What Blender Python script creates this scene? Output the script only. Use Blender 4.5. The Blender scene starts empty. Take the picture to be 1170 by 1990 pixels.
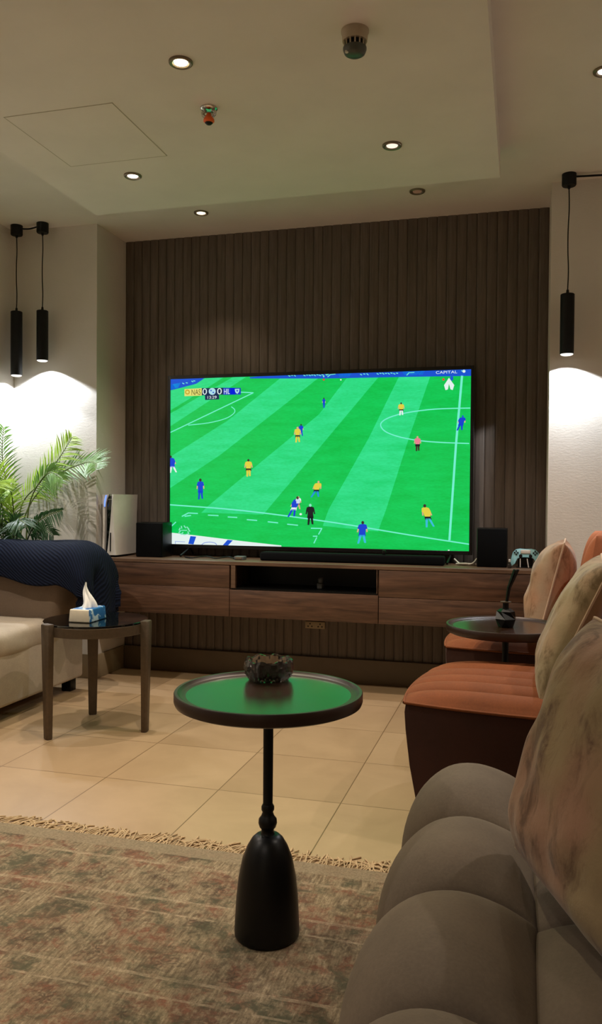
import bpy, bmesh, math, random
from mathutils import Vector, Matrix, noise
random.seed(7)
SC = bpy.context.scene
COL = SC.collection
PI = math.pi

# ------------------------------------------------------------------ materials
def lin(c):
    return tuple((x/12.92 if x <= .04045 else ((x+.055)/1.055)**2.4) for x in (v/255 for v in c))

class Nodes:
    def __init__(s, name):
        s.m = bpy.data.materials.new(name); s.m.use_nodes = True
        s.t = s.m.node_tree; s.n = s.t.nodes
        s.b = s.n['Principled BSDF']; s.out = s.n['Material Output']
    def add(s, typ, **kw):
        n = s.n.new(typ)
        for k, v in kw.items():
            setattr(n, k, v)
        return n
    def link(s, a, b): s.t.links.new(a, b)
    def math(s, op, a, b=None):
        n = s.add('ShaderNodeMath', operation=op)
        for i, v in enumerate((a, b)):
            if v is None: continue
            if isinstance(v, (int, float)): n.inputs[i].default_value = v
            else: s.link(v, n.inputs[i])
        return n.outputs[0]
    def coord(s, scale=(1, 1, 1), kind='Object'):
        tc = s.add('ShaderNodeTexCoord'); mp = s.add('ShaderNodeMapping')
        mp.inputs['Scale'].default_value = scale
        s.link(tc.outputs[kind], mp.inputs['Vector']); return mp.outputs[0]
    def noise(s, vec, scale, detail=4, rough=.55, dist=0):
        n = s.add('ShaderNodeTexNoise'); s.link(vec, n.inputs['Vector'])
        n.inputs['Scale'].default_value = scale; n.inputs['Detail'].default_value = detail
        n.inputs['Roughness'].default_value = rough; n.inputs['Distortion'].default_value = dist
        return n.outputs[0]
    def ramp(s, fac, stops, interp='LINEAR'):
        r = s.add('ShaderNodeValToRGB'); r.color_ramp.interpolation = interp
        while len(r.color_ramp.elements) < len(stops): r.color_ramp.elements.new(.5)
        for e, (p, c) in zip(r.color_ramp.elements, stops):
            e.position = p; e.color = (*c, 1) if len(c) == 3 else c
        s.link(fac, r.inputs[0]); return r.outputs[0]
    def mix(s, fac, a, b, mode='MIX'):
        n = s.add('ShaderNodeMix', data_type='RGBA', blend_type=mode)
        for i, v in ((0, fac), (6, a), (7, b)):
            if isinstance(v, (int, float)): n.inputs[i].default_value = v
            elif isinstance(v, tuple): n.inputs[i].default_value = (*v, 1)
            else: s.link(v, n.inputs[i])
        return n.outputs[2]
    def bump(s, h, strength, dist=.01):
        b = s.add('ShaderNodeBump'); b.inputs['Strength'].default_value = strength
        b.inputs['Distance'].default_value = dist
        s.link(h, b.inputs['Height']); s.link(b.outputs[0], s.b.inputs['Normal'])
    def base(s, v):
        if isinstance(v, tuple): s.b.inputs['Base Color'].default_value = (*v, 1)
        else: s.link(v, s.b.inputs['Base Color'])
    def set(s, **kw):
        for k, v in kw.items(): s.b.inputs[k.replace('_', ' ')].default_value = v
        return s

def plain(name, rgb, rough=.5, metal=0, var=.12, scale=30, bump=0, **kw):
    N = Nodes(name); c = lin(rgb); v = N.coord()
    f = N.noise(v, scale)
    N.base(N.ramp(f, [(.3, tuple(x*(1-var) for x in c)), (.7, tuple(min(1, x*(1+var)) for x in c))]))
    N.set(Roughness=rough, Metallic=metal, **kw)
    if bump: N.bump(N.noise(v, scale*4, 3), bump, .004)
    return N.m

def glow(name, rgb, strength):
    N = Nodes(name); N.base((.0, .0, .0)); N.set(Emission_Color=(*lin(rgb), 1), Emission_Strength=strength, Roughness=.4)
    return N.m

def wood(name, dark, mid, light, axis, scale=1.0, rough=.45):
    N = Nodes(name); sc = [14, 14, 14]; sc[axis] = 1.1
    v = N.coord(tuple(x*scale for x in sc))
    a = N.noise(v, 2.2, 6, .6, 1.2); b = N.noise(v, 9, 4, .6, .4)
    f = N.math('ADD', N.math('MULTIPLY', a, .7), N.math('MULTIPLY', b, .3))
    N.base(N.ramp(f, [(.36, lin(dark)), (.52, lin(mid)), (.66, lin(light))]))
    N.set(Roughness=rough); N.bump(b, .08, .002); return N.m

def velvet(name, rgb, var=.18, sheen=.35, rough=.85, scale=7):
    N = Nodes(name); c = lin(rgb); v = N.coord()
    f = N.math('ADD', N.math('MULTIPLY', N.noise(v, scale, 5, .6), .65), N.math('MULTIPLY', N.noise(v, 160, 2), .35))
    N.base(N.ramp(f, [(.35, tuple(x*(1-var) for x in c)), (.65, tuple(x*(1+var) for x in c))]))
    N.set(Roughness=rough, Sheen_Weight=sheen, Sheen_Roughness=.4)
    N.b.inputs['Sheen Tint'].default_value = (*[min(1, x*1.6) for x in c], 1)
    N.bump(N.noise(v, 420, 2), .15, .002); return N.m

def mottled(name, a, b, c):
    N = Nodes(name); v = N.coord(); v2 = N.coord((1, 1, .5))
    f = N.noise(v2, 21, 6, .72, .6); g = N.noise(v2, 7, 4, .6, .5)
    big = N.noise(v, 4.2, 2, .5)
    base = N.mix(N.ramp(big, [(.42, (0, 0, 0)), (.58, (1, 1, 1))]), lin(a), lin(b))
    patch = N.math('MULTIPLY', N.ramp(g, [(.47, (0, 0, 0)), (.57, (1, 1, 1))]), N.ramp(f, [(.42, (.15, .15, .15)), (.58, (1, 1, 1))]))
    col = N.mix(N.math('MULTIPLY', patch, .85), base, lin(c))
    col = N.mix(N.math('MULTIPLY', N.ramp(f, [(.55, (0, 0, 0)), (.66, (1, 1, 1))]), .35), col, lin(c))
    N.base(col); N.set(Roughness=.85, Sheen_Weight=.2, Sheen_Roughness=.4); N.bump(N.noise(v, 60, 4), .25, .004); return N.m

def plaster(name, rgb, bump=.12):
    N = Nodes(name); c = lin(rgb); v = N.coord()
    N.base(N.ramp(N.noise(v, 3, 5), [(.3, tuple(x*.96 for x in c)), (.7, tuple(min(1, x*1.04) for x in c))]))
    N.set(Roughness=.9); N.bump(N.noise(N.coord((1, 1, 2.2)), 45, 5, .65), bump, .004); return N.m

M = {}
M['ceiling'] = plaster('painted_ceiling', (235, 229, 223), .03)
M['wall'] = plaster('textured_plaster', (218, 213, 205), .25)
M['skirting'] = plain('taupe_skirting', (104, 90, 72), .45, var=.06, scale=8)
M['skirting_light'] = plain('beige_skirting', (150, 136, 110), .45, var=.06, scale=8)
M['hairline'] = plain('hatch_hairline', (186, 178, 162), .8, var=.02)
M['slat'] = wood('dark_fluted_oak', (82, 72, 64), (95, 84, 75), (107, 95, 85), 2, .8, .5)
M['walnut'] = wood('walnut_veneer', (56, 38, 28), (84, 59, 44), (106, 77, 59), 0, .75, .42)
M['walnut_edge'] = wood('walnut_edge', (76, 56, 43), (100, 77, 60), (116, 90, 71), 0, .75, .42)
M['black'] = plain('black_lacquer', (6, 6, 7), .38, var=.1, Specular_IOR_Level=.3)
M['black_matte'] = plain('matte_black_metal', (6, 6, 7), .55, var=.1, Specular_IOR_Level=.3)
M['black_cloth'] = plain('black_speaker_cloth', (4, 5, 7), .9, var=.25, scale=400, bump=.2, Specular_IOR_Level=.15)
M['black_glass'] = plain('black_glass', (6, 7, 9), .06, var=.02, Coat_Weight=.6)
M['bezel'] = plain('tv_bezel', (8, 8, 9), .3, var=.05)
M['white_plastic'] = plain('white_plastic', (214, 208, 200), .42, var=.03)
M['white_cable'] = plain('white_cable_sheath', (205, 200, 192), .5, var=.04)
M['bronze'] = plain('brushed_bronze', (86, 73, 58), .42, .5, var=.12, scale=60)
M['chrome'] = plain('chrome', (200, 200, 196), .18, 1.0, var=.03)
M['ring'] = plain('dark_nickel_ring', (126, 114, 96), .35, .5, var=.05)
M['tray'] = plain('dark_stained_tray', (46, 28, 18), .26, var=.2, scale=12, Coat_Weight=.5, Coat_Roughness=.18)
M['tray_side'] = plain('dark_stained_tray_rim', (44, 24, 16), .38, var=.2, scale=12)
M['grey_velvet'] = velvet('taupe_velvet', (100, 87, 73), .16, .2)
M['beige_velvet'] = velvet('beige_chenille', (170, 157, 140), .12, .12)
M['brown_velvet'] = velvet('brown_beige_chenille', (116, 99, 84), .12, .12)
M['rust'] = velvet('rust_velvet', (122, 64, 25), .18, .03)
M['rust_shaded'] = velvet('shaded_rust_velvet', (58, 27, 18), .16, .03)  # the same rust velvet, darkened to paint in shade on the chair sides
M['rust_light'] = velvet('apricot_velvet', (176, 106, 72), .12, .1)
M['cushion_a'] = mottled('mottled_blush_velvet', (166, 142, 118), (172, 130, 102), (118, 84, 58))
M['cushion_b'] = mottled('mottled_sage_velvet', (150, 136, 106), (158, 134, 106), (98, 80, 52))
M['cushion_c'] = mottled('mottled_rose_velvet', (148, 128, 96), (152, 116, 94), (92, 64, 46))
M['piping'] = velvet('cushion_piping', (196, 172, 150), .1)
M['tissue'] = plain('tissue_paper', (240, 240, 236), .9, var=.03, bump=.1)
M['box_white'] = plain('printed_carton_pale', (226, 216, 196), .6, var=.05)
M['orange'] = plain('orange_cover', (240, 104, 36), .45, var=.1)
M['grey_device'] = plain('grey_device', (84, 86, 88), .4, var=.1)
M['teal'] = plain('pale_teal_plastic', (128, 178, 184), .38, var=.06)
M['detector'] = plain('detector_plastic', (176, 160, 138), .5, var=.04)
M['detector_dark'] = plain('detector_grille', (72, 74, 66), .4, var=.1)
M['blue_led'] = glow('blue_led', (110, 150, 255), 1.6)
M['soil'] = plain('potting_soil', (50, 38, 28), .95, var=.3, scale=80, bump=.5)
M['pot'] = plain('charcoal_pot', (60, 58, 56), .6, var=.1)
M['stem_green'] = plain('palm_cane', (96, 112, 58), .55, var=.2, scale=20)

def leafmat(name, rgb):
    N = Nodes(name); c = lin(rgb); v = N.coord()
    col = N.ramp(N.noise(v, 18, 3), [(.3, tuple(x*.75 for x in c)), (.7, tuple(min(1, x*1.25) for x in c))])
    N.base(col); N.set(Roughness=.42)
    tr = N.add('ShaderNodeBsdfTranslucent'); N.link(col, tr.inputs['Color'])
    mx = N.add('ShaderNodeMixShader'); mx.inputs[0].default_value = .3
    N.link(N.b.outputs[0], mx.inputs[1]); N.link(tr.outputs[0], mx.inputs[2]); N.link(mx.outputs[0], N.out.inputs['Surface'])
    return N.m
M['leaf_bright'] = leafmat('bright_palm_leaf', (150, 182, 62))
M['leaf'] = leafmat('palm_leaf', (98, 140, 62))
M['leaf_dark'] = leafmat('deep_palm_leaf', (44, 78, 40))

def floor_material():
    N = Nodes('beige_floor_tile'); v = N.coord()
    sx = N.add('ShaderNodeSeparateXYZ'); N.link(v, sx.inputs[0])
    px = N.math('DIVIDE', N.math('ADD', sx.outputs[0], 1.6+4.82), .482)
    py = N.math('DIVIDE', N.math('ADD', sx.outputs[1], 4.77-2.915), .477)
    gl = []
    for p in (px, py):
        f = N.math('FRACT', p); d = N.math('MINIMUM', f, N.math('SUBTRACT', 1.0, f))
        gl.append(N.math('LESS_THAN', d, .0042))
    grout = N.math('MAXIMUM', *gl)
    cmb = N.add('ShaderNodeCombineXYZ'); N.link(N.math('FLOOR', px), cmb.inputs[0]); N.link(N.math('FLOOR', py), cmb.inputs[1])
    wn = N.add('ShaderNodeTexWhiteNoise'); N.link(cmb.outputs[0], wn.inputs['Vector'])
    f = N.math('ADD', N.math('MULTIPLY', N.noise(v, 3.2, 5, .6, .6), .75), N.math('MULTIPLY', wn.outputs['Value'], .25))
    tile = N.ramp(f, [(.3, lin((163, 136, 104))), (.7, lin((181, 153, 119)))])
    N.base(N.mix(grout, tile, lin((118, 94, 66)))); N.set(Roughness=.34)
    N.bump(N.math('SUBTRACT', 1.0, grout), .4, .002); return N.m
M['floor'] = floor_material()

def rug_material():
    N = Nodes('distressed_rug'); v = N.coord()
    sx = N.add('ShaderNodeSeparateXYZ'); N.link(v, sx.inputs[0]); X, Y = sx.outputs[0], N.math('ADD', sx.outputs[1], 1.0)   # the rug's origin lies 1 m into the room
    streak = N.noise(N.coord((46, 7, 1)), 2.6, 6, .72, .2)
    warp = N.noise(v, 9, 3, .6)
    blot = N.noise(v, 9, 6, .7, .4); fine = N.noise(v, 130, 3, .75); mid = N.noise(v, 34, 4, .7, .3)
    base = N.ramp(streak, [(.34, lin((104, 88, 68))), (.5, lin((144, 126, 99))), (.64, lin((172, 154, 124)))])
    # repeating rosettes on a lattice, worn away in places
    ux = N.math('ADD', N.math('MULTIPLY', X, 5.2), N.math('MULTIPLY', warp, .5)); uy = N.math('ADD', N.math('MULTIPLY', Y, 5.2), N.math('MULTIPLY', warp, .5))
    fx = N.math('SUBTRACT', N.math('FRACT', ux), .5); fy = N.math('SUBTRACT', N.math('FRACT', uy), .5)
    rad = N.math('SQRT', N.math('ADD', N.math('MULTIPLY', fx, fx), N.math('MULTIPLY', fy, fy)))
    ang = N.math('ARCTAN2', fy, fx)
    pet = N.math('ADD', rad, N.math('MULTIPLY', N.math('SINE', N.math('MULTIPLY', ang, 6.0)), .045))
    wear = N.ramp(mid, [(.40, (0, 0, 0)), (.55, (1, 1, 1))])
    ring = N.ramp(pet, [(.05, (.9, .9, .9)), (.10, (.1, .1, .1)), (.17, (.7, .7, .7)), (.22, (0, 0, 0)), (.33, (.55, .55, .55)), (.40, (0, 0, 0))])
    col = N.mix(N.math('MULTIPLY', N.ramp(blot, [(.48, (0, 0, 0)), (.58, (1, 1, 1))]), N.ramp(mid, [(.42, (.3, .3, .3)), (.56, (1, 1, 1))])), base, lin((128, 88, 68)))
    gr = N.noise(N.coord((1, 1.3, 1)), 6.5, 5, .66, .5)
    col = N.mix(N.math('MULTIPLY', N.ramp(gr, [(.50, (0, 0, 0)), (.60, (1, 1, 1))]), N.ramp(mid, [(.40, (.3, .3, .3)), (.56, (1, 1, 1))])), col, lin((88, 86, 66)))
    col = N.mix(N.math('MULTIPLY', ring, N.math('ADD', N.math('MULTIPLY', wear, .6), .25)), col, lin((70, 58, 46)))
    vo2 = N.add('ShaderNodeTexVoronoi'); vo2.inputs['Scale'].default_value = 7; N.link(v, vo2.inputs['Vector'])
    spot = N.ramp(vo2.outputs['Distance'], [(.10, (.9, .9, .9)), (.20, (0, 0, 0))])
    col = N.mix(N.math('MULTIPLY', spot, N.ramp(blot, [(.46, (.95, .95, .95)), (.52, (0, 0, 0))])), col, lin((60, 46, 36)))
    for y0, w in ((2.26, .007), (2.06, .006), (1.99, .004), (1.72, .006), (1.65, .004)):
        d = N.math('ABSOLUTE', N.math('SUBTRACT', Y, N.math('ADD', N.math('MULTIPLY', warp, .012), y0-.006)))
        col = N.mix(N.math('MULTIPLY', N.math('LESS_THAN', d, w), N.math('MULTIPLY', wear, .55)), col, lin((184, 164, 134)))
    thread = N.ramp(streak, [(.60, (0, 0, 0)), (.70, (.7, .7, .7))])
    col = N.mix(N.math('MULTIPLY', thread, N.ramp(blot, [(.45, (0, 0, 0)), (.55, (1, 1, 1))])), col, lin((164, 104, 78)))
    kil = N.math('GREATER_THAN', Y, 2.325)
    col = N.mix(N.math('MULTIPLY', kil, .8), col, lin((150, 134, 108)))
    col = N.mix(N.math('MULTIPLY', N.ramp(fine, [(.40, (1, 1, 1)), (.58, (0, 0, 0))]), .38), col, lin((84, 70, 54)))
    N.base(col); N.set(Roughness=.95, Specular_IOR_Level=.2); N.bump(N.math('ADD', fine, streak), .5, .004); return N.m
M['rug'] = rug_material()
M['fringe'] = plain('cream_fringe', (186, 160, 122), .95, var=.25, scale=40)

def quilt_material():
    N = Nodes('navy_quilted_throw'); v = N.coord((1, 1, 1), 'UV')
    w = N.add('ShaderNodeTexWave', wave_type='BANDS', bands_direction='DIAGONAL'); w.inputs['Scale'].default_value = 24
    w.inputs['Distortion'].default_value = 1.2; w.inputs['Detail'].default_value = 2
    N.link(v, w.inputs['Vector'])
    N.base(N.ramp(w.outputs[0], [(.2, lin((13, 18, 32))), (.8, lin((20, 28, 48)))])); N.set(Roughness=.95, Specular_IOR_Level=.15)
    N.bump(w.outputs[0], .6, .004); return N.m
M['throw'] = quilt_material()

def glass(name, rgb, rough=.03):
    N = Nodes(name); N.base(lin(rgb)); N.set(Roughness=rough, Transmission_Weight=.92, IOR=1.5); return N.m
M['crystal'] = glass('smoked_crystal', (124, 116, 112))

def blue_print():
    N = Nodes('blue_printed_carton'); v = N.coord()
    f = N.noise(v, 28, 3, .5, 1.0)
    N.base(N.ramp(f, [(.50, lin((34, 96, 158))), (.56, lin((46, 112, 170))), (.62, lin((190, 210, 222)))])); N.set(Roughness=.5); return N.m
M['blue_print'] = blue_print()

# ------------------------------------------------------------------ geometry helpers
def finish(name, bm, mats, parent=None, smooth=None, mod=None):
    """Link one bmesh (built in world metres) as one object; children are stored relative to their parent's origin."""
    bmesh.ops.recalc_face_normals(bm, faces=bm.faces[:])
    me = bpy.data.meshes.new(name)
    bm.to_mesh(me); bm.free()
    for m in (mats if isinstance(mats, (list, tuple)) else [mats]): me.materials.append(m)
    o = bpy.data.objects.new(name, me); COL.objects.link(o)
    if smooth is not None:
        for p in me.polygons: p.use_smooth = True
        if smooth < 179:
            me.set_sharp_from_angle(angle=math.radians(smooth))
    if parent is not None:
        off = Vector(); q = parent
        while q is not None: off += q.location; q = q.parent
        me.transform(Matrix.Translation(-off)); o.parent = parent
    return o

def center_origin(o, at):
    o.data.transform(Matrix.Translation(-Vector(at))); o.location = at

def thing(name, loc, label, cat, group=None):
    o = bpy.data.objects.new(name, None); COL.objects.link(o)
    o.empty_display_size = .1; o.location = loc
    return tag(o, label, cat, group)

def tag(o, label, cat, group=None, kind=None):
    o['label'] = label; o['category'] = cat
    if group: o['group'] = group
    if kind: o['kind'] = kind
    return o

def structure(o, label=None):
    o['kind'] = 'structure'
    return o

def box(bm, x0, x1, y0, y1, z0, z1, bev=0, seg=2, mat=0):
    r = bmesh.ops.create_cube(bm, size=1); vs = r['verts']
    for v in vs:
        v.co = Vector(((x0+x1)/2+v.co.x*(x1-x0), (y0+y1)/2+v.co.y*(y1-y0), (z0+z1)/2+v.co.z*(z1-z0)))
    fs = set(f for v in vs for f in v.link_faces)
    for f in fs: f.material_index = mat
    if bev:
        es = list(set(e for v in vs for e in v.link_edges))
        r = bmesh.ops.bevel(bm, geom=es, offset=bev, segments=seg, affect='EDGES', profile=.5)
        for f in r['faces']: f.material_index = mat
    return vs

def boxobj(name, dims, mat, parent=None, bev=.004, seg=2, smooth=40):
    bm = bmesh.new(); box(bm, *dims, bev, seg); return finish(name, bm, mat, parent, smooth)

def lathe(bm, prof, c, seg=48, mat=0, cap=True):
    rings = []
    for r, z in prof:
        rings.append([bm.verts.new((c[0]+r*math.cos(2*PI*i/seg), c[1]+r*math.sin(2*PI*i/seg), c[2]+z)) for i in range(seg)])
    for a, b in zip(rings, rings[1:]):
        for i in range(seg):
            f = bm.faces.new((a[i], a[(i+1) % seg], b[(i+1) % seg], b[i])); f.material_index = mat
    if cap:
        for ring in (rings[0], rings[-1]):
            f = bm.faces.new(ring); f.material_index = mat
    return rings

def tube(bm, pts, r, seg=8, mat=0, cap=True):
    pts = [Vector(p) for p in pts]; rings = []
    rr = r if isinstance(r, (list, tuple)) else [r]*len(pts)
    up = Vector((.13, .31, .94)).normalized(); prev = None
    for i, p in enumerate(pts):
        t = (pts[min(i+1, len(pts)-1)]-pts[max(i-1, 0)]).normalized()
        if prev is None:
            a = t.cross(up)
            if a.length < 1e-3: a = t.cross(Vector((1, 0, 0)))
        else: a = prev-t*prev.dot(t)
        a.normalize(); prev = a; b = t.cross(a)
        rings.append([bm.verts.new(p+(a*math.cos(2*PI*k/seg)+b*math.sin(2*PI*k/seg))*rr[i]) for k in range(seg)])
    for A, B in zip(rings, rings[1:]):
        for k in range(seg):
            f = bm.faces.new((A[k], A[(k+1) % seg], B[(k+1) % seg], B[k])); f.material_index = mat
    if cap:
        for ring in (rings[0], rings[-1]):
            f = bm.faces.new(ring); f.material_index = mat

def spline(pts, n=8):
    P = [Vector(p) for p in pts]; out = []
    for i in range(len(P)-1):
        p0, p1, p2, p3 = P[max(i-1, 0)], P[i], P[i+1], P[min(i+2, len(P)-1)]
        for k in range(n):
            t = k/n
            out.append(.5*((2*p1)+(p2-p0)*t+(2*p0-5*p1+4*p2-p3)*t*t+(-p0+3*p1-3*p2+p3)*t**3))
    out.append(P[-1]); return out

def grid(bm, nu, nv, fn, closed_u=False, mat=0, uv=False):
    V = [[bm.verts.new(fn(i/(nu if closed_u else nu-1), j/(nv-1))) for j in range(nv)] for i in range(nu)]
    lay = bm.loops.layers.uv.verify() if uv else None
    for i in range(nu if closed_u else nu-1):
        for j in range(nv-1):
            k = (i+1) % nu
            f = bm.faces.new((V[i][j], V[k][j], V[k][j+1], V[i][j+1])); f.material_index = mat
            if uv:
                for l, (a, b) in zip(f.loops, ((i, j), (i+1, j), (i+1, j+1), (i, j+1))):
                    l[lay].uv = (a/(nu-1), b/(nv-1))
    return V

def lamp(name, parent, loc, power, angle, blend, rgb, radius=.02, target=None):
    d = bpy.data.lights.new(name, 'SPOT'); d.energy = power; d.spot_size = math.radians(angle); d.spot_blend = blend
    d.color = rgb; d.shadow_soft_size = radius
    o = bpy.data.objects.new(name, d); COL.objects.link(o)
    o.location = Vector(loc)-parent.location; o.parent = parent
    if target is not None:
        o.rotation_euler = (Vector(target)-Vector(loc)).to_track_quat('-Z', 'Y').to_euler()
    return o

# ------------------------------------------------------------------ the room
HC, HP = 2.795, 2.665                 # ceiling, dropped panel
XL, XR, YB, YT, YP = -3.12, 1.75, -1.9, 4.86, 4.49
PX0, PX1 = -2.537, .127               # niche between the two piers
structure(boxobj('floor', (XL-.2, XR+.2, YB-.2, 5.1, -.1, 0), M['floor'], bev=0))
structure(boxobj('ceiling', (XL-.2, XR+.2, YB-.2, 5.1, HC, HC+.1), M['ceiling'], bev=0))
structure(boxobj('trim_1', (-2.272, -.125, -1.2, 4.012, HP, HC), M['ceiling'], bev=0))
structure(boxobj('wall_left', (XL-.2, XL, YB-.2, 5.1, 0, HC), M['wall'], bev=0))
structure(boxobj('wall_right', (XR, XR+.2, YB-.2, 5.1, 0, HC), M['wall'], bev=0))
structure(boxobj('wall_rear', (XL, XR, YB-.2, YB, 0, HC), M['wall'], bev=0))
structure(boxobj('wall_front_left', (XL, PX0, YP, 5.1, 0, HC), M['wall'], bev=0))
structure(boxobj('wall_front_right', (PX1, XR, YP, 5.1, 0, HC), M['wall'], bev=0))
bm = bmesh.new()                      # fluted timber cladding: 46 flutes with a shadow groove between
nfl = 46; pitch = (PX1-PX0)/nfl; prof = []
for i in range(nfl):
    x = PX0+i*pitch
    prof += [(x, YT+.009), (x+.0022, YT+.009), (x+.0034, YT+.003), (x+.012, YT+.0006), (x+pitch*.5, YT), (x+pitch*.85, YT+.002), (x+pitch*.99, YT+.0045)]
prof.append((PX1, YT+.009))
lo = [bm.verts.new((x, y, 0)) for x, y in prof]; hi = [bm.verts.new((x, y, HC)) for x, y in prof]
for i in range(len(prof)-1): bm.faces.new((lo[i], lo[i+1], hi[i+1], hi[i]))
bk = [bm.verts.new(p) for p in ((PX0, 5.1, 0), (PX1, 5.1, 0), (PX1, 5.1, HC), (PX0, 5.1, HC))]; bm.faces.new(bk)
structure(finish('wall_front', bm, M['slat']))
structure(boxobj('baseboard_front', (PX0+.014, PX1-.014, YT-.03, YT, 0, .147), M['skirting'], bev=.004))
structure(boxobj('baseboard_front_left', (XL+.016, PX0+.014, YP-.016, YP, 0, .147), M['skirting_light'], bev=.003))
structure(boxobj('baseboard_pier_left', (PX0, PX0+.014, YP, YT-.03, 0, .147), M['skirting_light'], bev=.003))
structure(boxobj('baseboard_front_right', (PX1-.014, XR-.016, YP-.016, YP, 0, .147), M['skirting_light'], bev=.003))
structure(boxobj('baseboard_pier_right', (PX1-.014, PX1, YP, YT-.03, 0, .147), M['skirting_light'], bev=.003))
structure(boxobj('baseboard_left', (XL, XL+.016, YB, YP, 0, .147), M['skirting_light'], bev=.003))
structure(boxobj('baseboard_right', (XR-.016, XR, YB, YP, 0, .147), M['skirting_light'], bev=.003))

# access hatch in the dropped panel
hatch = thing('access_hatch', (-1.81, 3.14, HP), 'flush square access hatch with a fine outline in the dropped ceiling panel', 'hatch')
bm = bmesh.new()
for d in ((-2.055, -1.565, 2.884, 2.8875), (-2.055, -1.565, 3.3885, 3.392), (-2.055, -2.0515, 2.884, 3.392), (-1.5685, -1.565, 2.884, 3.392)):
    box(bm, *d, HP-.0015, HP)
finish('hatch_frame', bm, M['hairline'], hatch)
boxobj('hatch_door', (-2.0515, -1.5685, 2.8875, 3.3885, HP-.001, HP), M['ceiling'], hatch, bev=0)

# ------------------------------------------------------------------ recessed downlights
def downlight(x, y, z, label, on, rgb, power, angle=105, r=.042):
    t = thing('downlight', (x, y, z), label, 'ceiling light', 'recessed ceiling downlights')
    bm = bmesh.new()
    lathe(bm, [(r*.66, -.002), (r*.72, -.007), (r*.9, -.009), (r, -.006), (r*1.02, 0), (r*.64, 0)], (x, y, z), 40, cap=False)
    finish('trim_ring', bm, M['ring'], t, 40)
    bm = bmesh.new(); lathe(bm, [(r*.66, -.0025), (r*.5, -.0005), (r*.3, -.0005)], (x, y, z), 40, cap=False)
    finish('reflector', bm, M['chrome'], t, 40)
    bm = bmesh.new(); lathe(bm, [(r*.6, -.001), (r*.58, -.004), (r*.35, -.0065), (r*.02, -.0072)], (x, y, z), 32)
    finish('bulb', bm, glow('bulb_glow_%d' % len(bpy.data.materials), rgb, on), t, 60)
    if power: lamp('downlight_beam', t, (x, y, z-.022), power, angle, .55, tuple(lin(rgb)), .018)
    return t
WARM = (255, 243, 229)
downlight(-1.185, 2.676, HP, 'brightest downlight, glowing yellow, the one nearest the viewer', 14, (255, 238, 196), 58)
downlight(-1.822, 3.56, HP, 'small lit downlight beside the access hatch', 5, WARM, 74)
downlight(-.568, 3.532, HP, 'dim pinkish downlight at the right end of the dropped panel', 1.3, (255, 228, 206), 62)
downlight(-1.841, 4.46, HC, 'lit downlight above the fluted wall, left of the television', 6, (255, 232, 196), 16, 80)
downlight(-.573, 4.433, HC, 'nearly unlit downlight above the fluted wall, right of the television', .22, (190, 140, 100), 0)
downlight(.285, 3.373, HC, 'downlight cut by the right edge of the photo', 3, WARM, 22)
downlight(-1.185, -.75, HP, 'added unseen downlight in the ceiling panel behind the viewer, left of its twin', 5, WARM, 36, 115)  # rear pair added out of view to lift ceiling and walls by bounce
downlight(-.45, -.75, HP, 'added unseen downlight in the ceiling panel behind the viewer, right of its twin', 5, WARM, 36, 115)  # second of the added rear pair, fill light only
downlight(-2.70, 2.55, HC, 'added unseen downlight over the beige sofa, out of frame at left', 5, WARM, 90, 115)  # unseen, added to brighten the ceiling and the left side
downlight(-2.70, .9, HC, 'added unseen downlight over the left wall, level with the rug', 5, WARM, 85, 115)  # another unseen left-hand lamp, put in as ambient fill
downlight(1.25, 2.6, HC, 'added unseen downlight by the right wall, beyond the frame', 5, WARM, 58, 115)  # unseen, added at right for more bounce onto the ceiling
# ------------------------------------------------------------------ smoke detector and sprinkler
sd = thing('smoke_detector', (-.552, 2.644, HP), 'round smoke detector with slotted dark head hanging from the ceiling panel', 'smoke detector')
c = (-.552, 2.644, HP)
bm = bmesh.new(); lathe(bm, [(.046, 0), (.046, -.006), (.043, -.010), (.041, -.034), (.040, -.036)], c, 40); finish('detector_base', bm, M['detector'], sd, 40)
bm = bmesh.new(); lathe(bm, [(.030, -.035), (.030, -.056)], c, 32); finish('grille', bm, M['black_matte'], sd, 40)
bm = bmesh.new()
for i in range(14):
    a = 2*PI*i/14; x, y = c[0]+.035*math.cos(a), c[1]+.035*math.sin(a)
    tube(bm, [(x, y, HP-.034), (x, y, HP-.058)], .0028, 6)
finish('cage_bars', bm, M['detector'], sd, 60)
bm = bmesh.new(); lathe(bm, [(.039, -.056), (.039, -.062), (.034, -.074), (.024, -.080), (.001, -.081)], c, 40); finish('sensor_head', bm, M['detector_dark'], sd, 40)
bm = bmesh.new(); lathe(bm, [(.006, -.072), (.006, -.078), (.001, -.080)], (c[0]-.022, c[1]-.020, HP), 16); finish('indicator_lamp', bm, M['white_plastic'], sd, 40)

sp = thing('fire_sprinkler', (-1.216, 3.02, HP), 'small chrome fire sprinkler with an orange cover', 'sprinkler')
c = (-1.216, 3.02, HP)
bm = bmesh.new(); lathe(bm, [(.034, 0), (.034, -.004), (.028, -.009), (.012, -.010)], c, 32); finish('escutcheon', bm, M['chrome'], sp, 40)
bm = bmesh.new()
for s in (-1, 1):
    tube(bm, [(c[0]+s*.014, c[1], HP-.008), (c[0]+s*.026, c[1], HP-.018), (c[0]+s*.024, c[1], HP-.026), (c[0]+s*.008, c[1], HP-.04)], .007, 10)
finish('frame_arms', bm, M['chrome'], sp, 60)
bm = bmesh.new(); lathe(bm, [(.007, -.02), (.012, -.03), (.021, -.044), (.022, -.052), (.016, -.058)], c, 24); finish('cover', bm, M['orange'], sp, 50)
bm = bmesh.new(); lathe(bm, [(.016, -.058), (.010, -.064), (.001, -.065)], c, 24); finish('deflector', bm, M['black_matte'], sp, 50)

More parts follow.
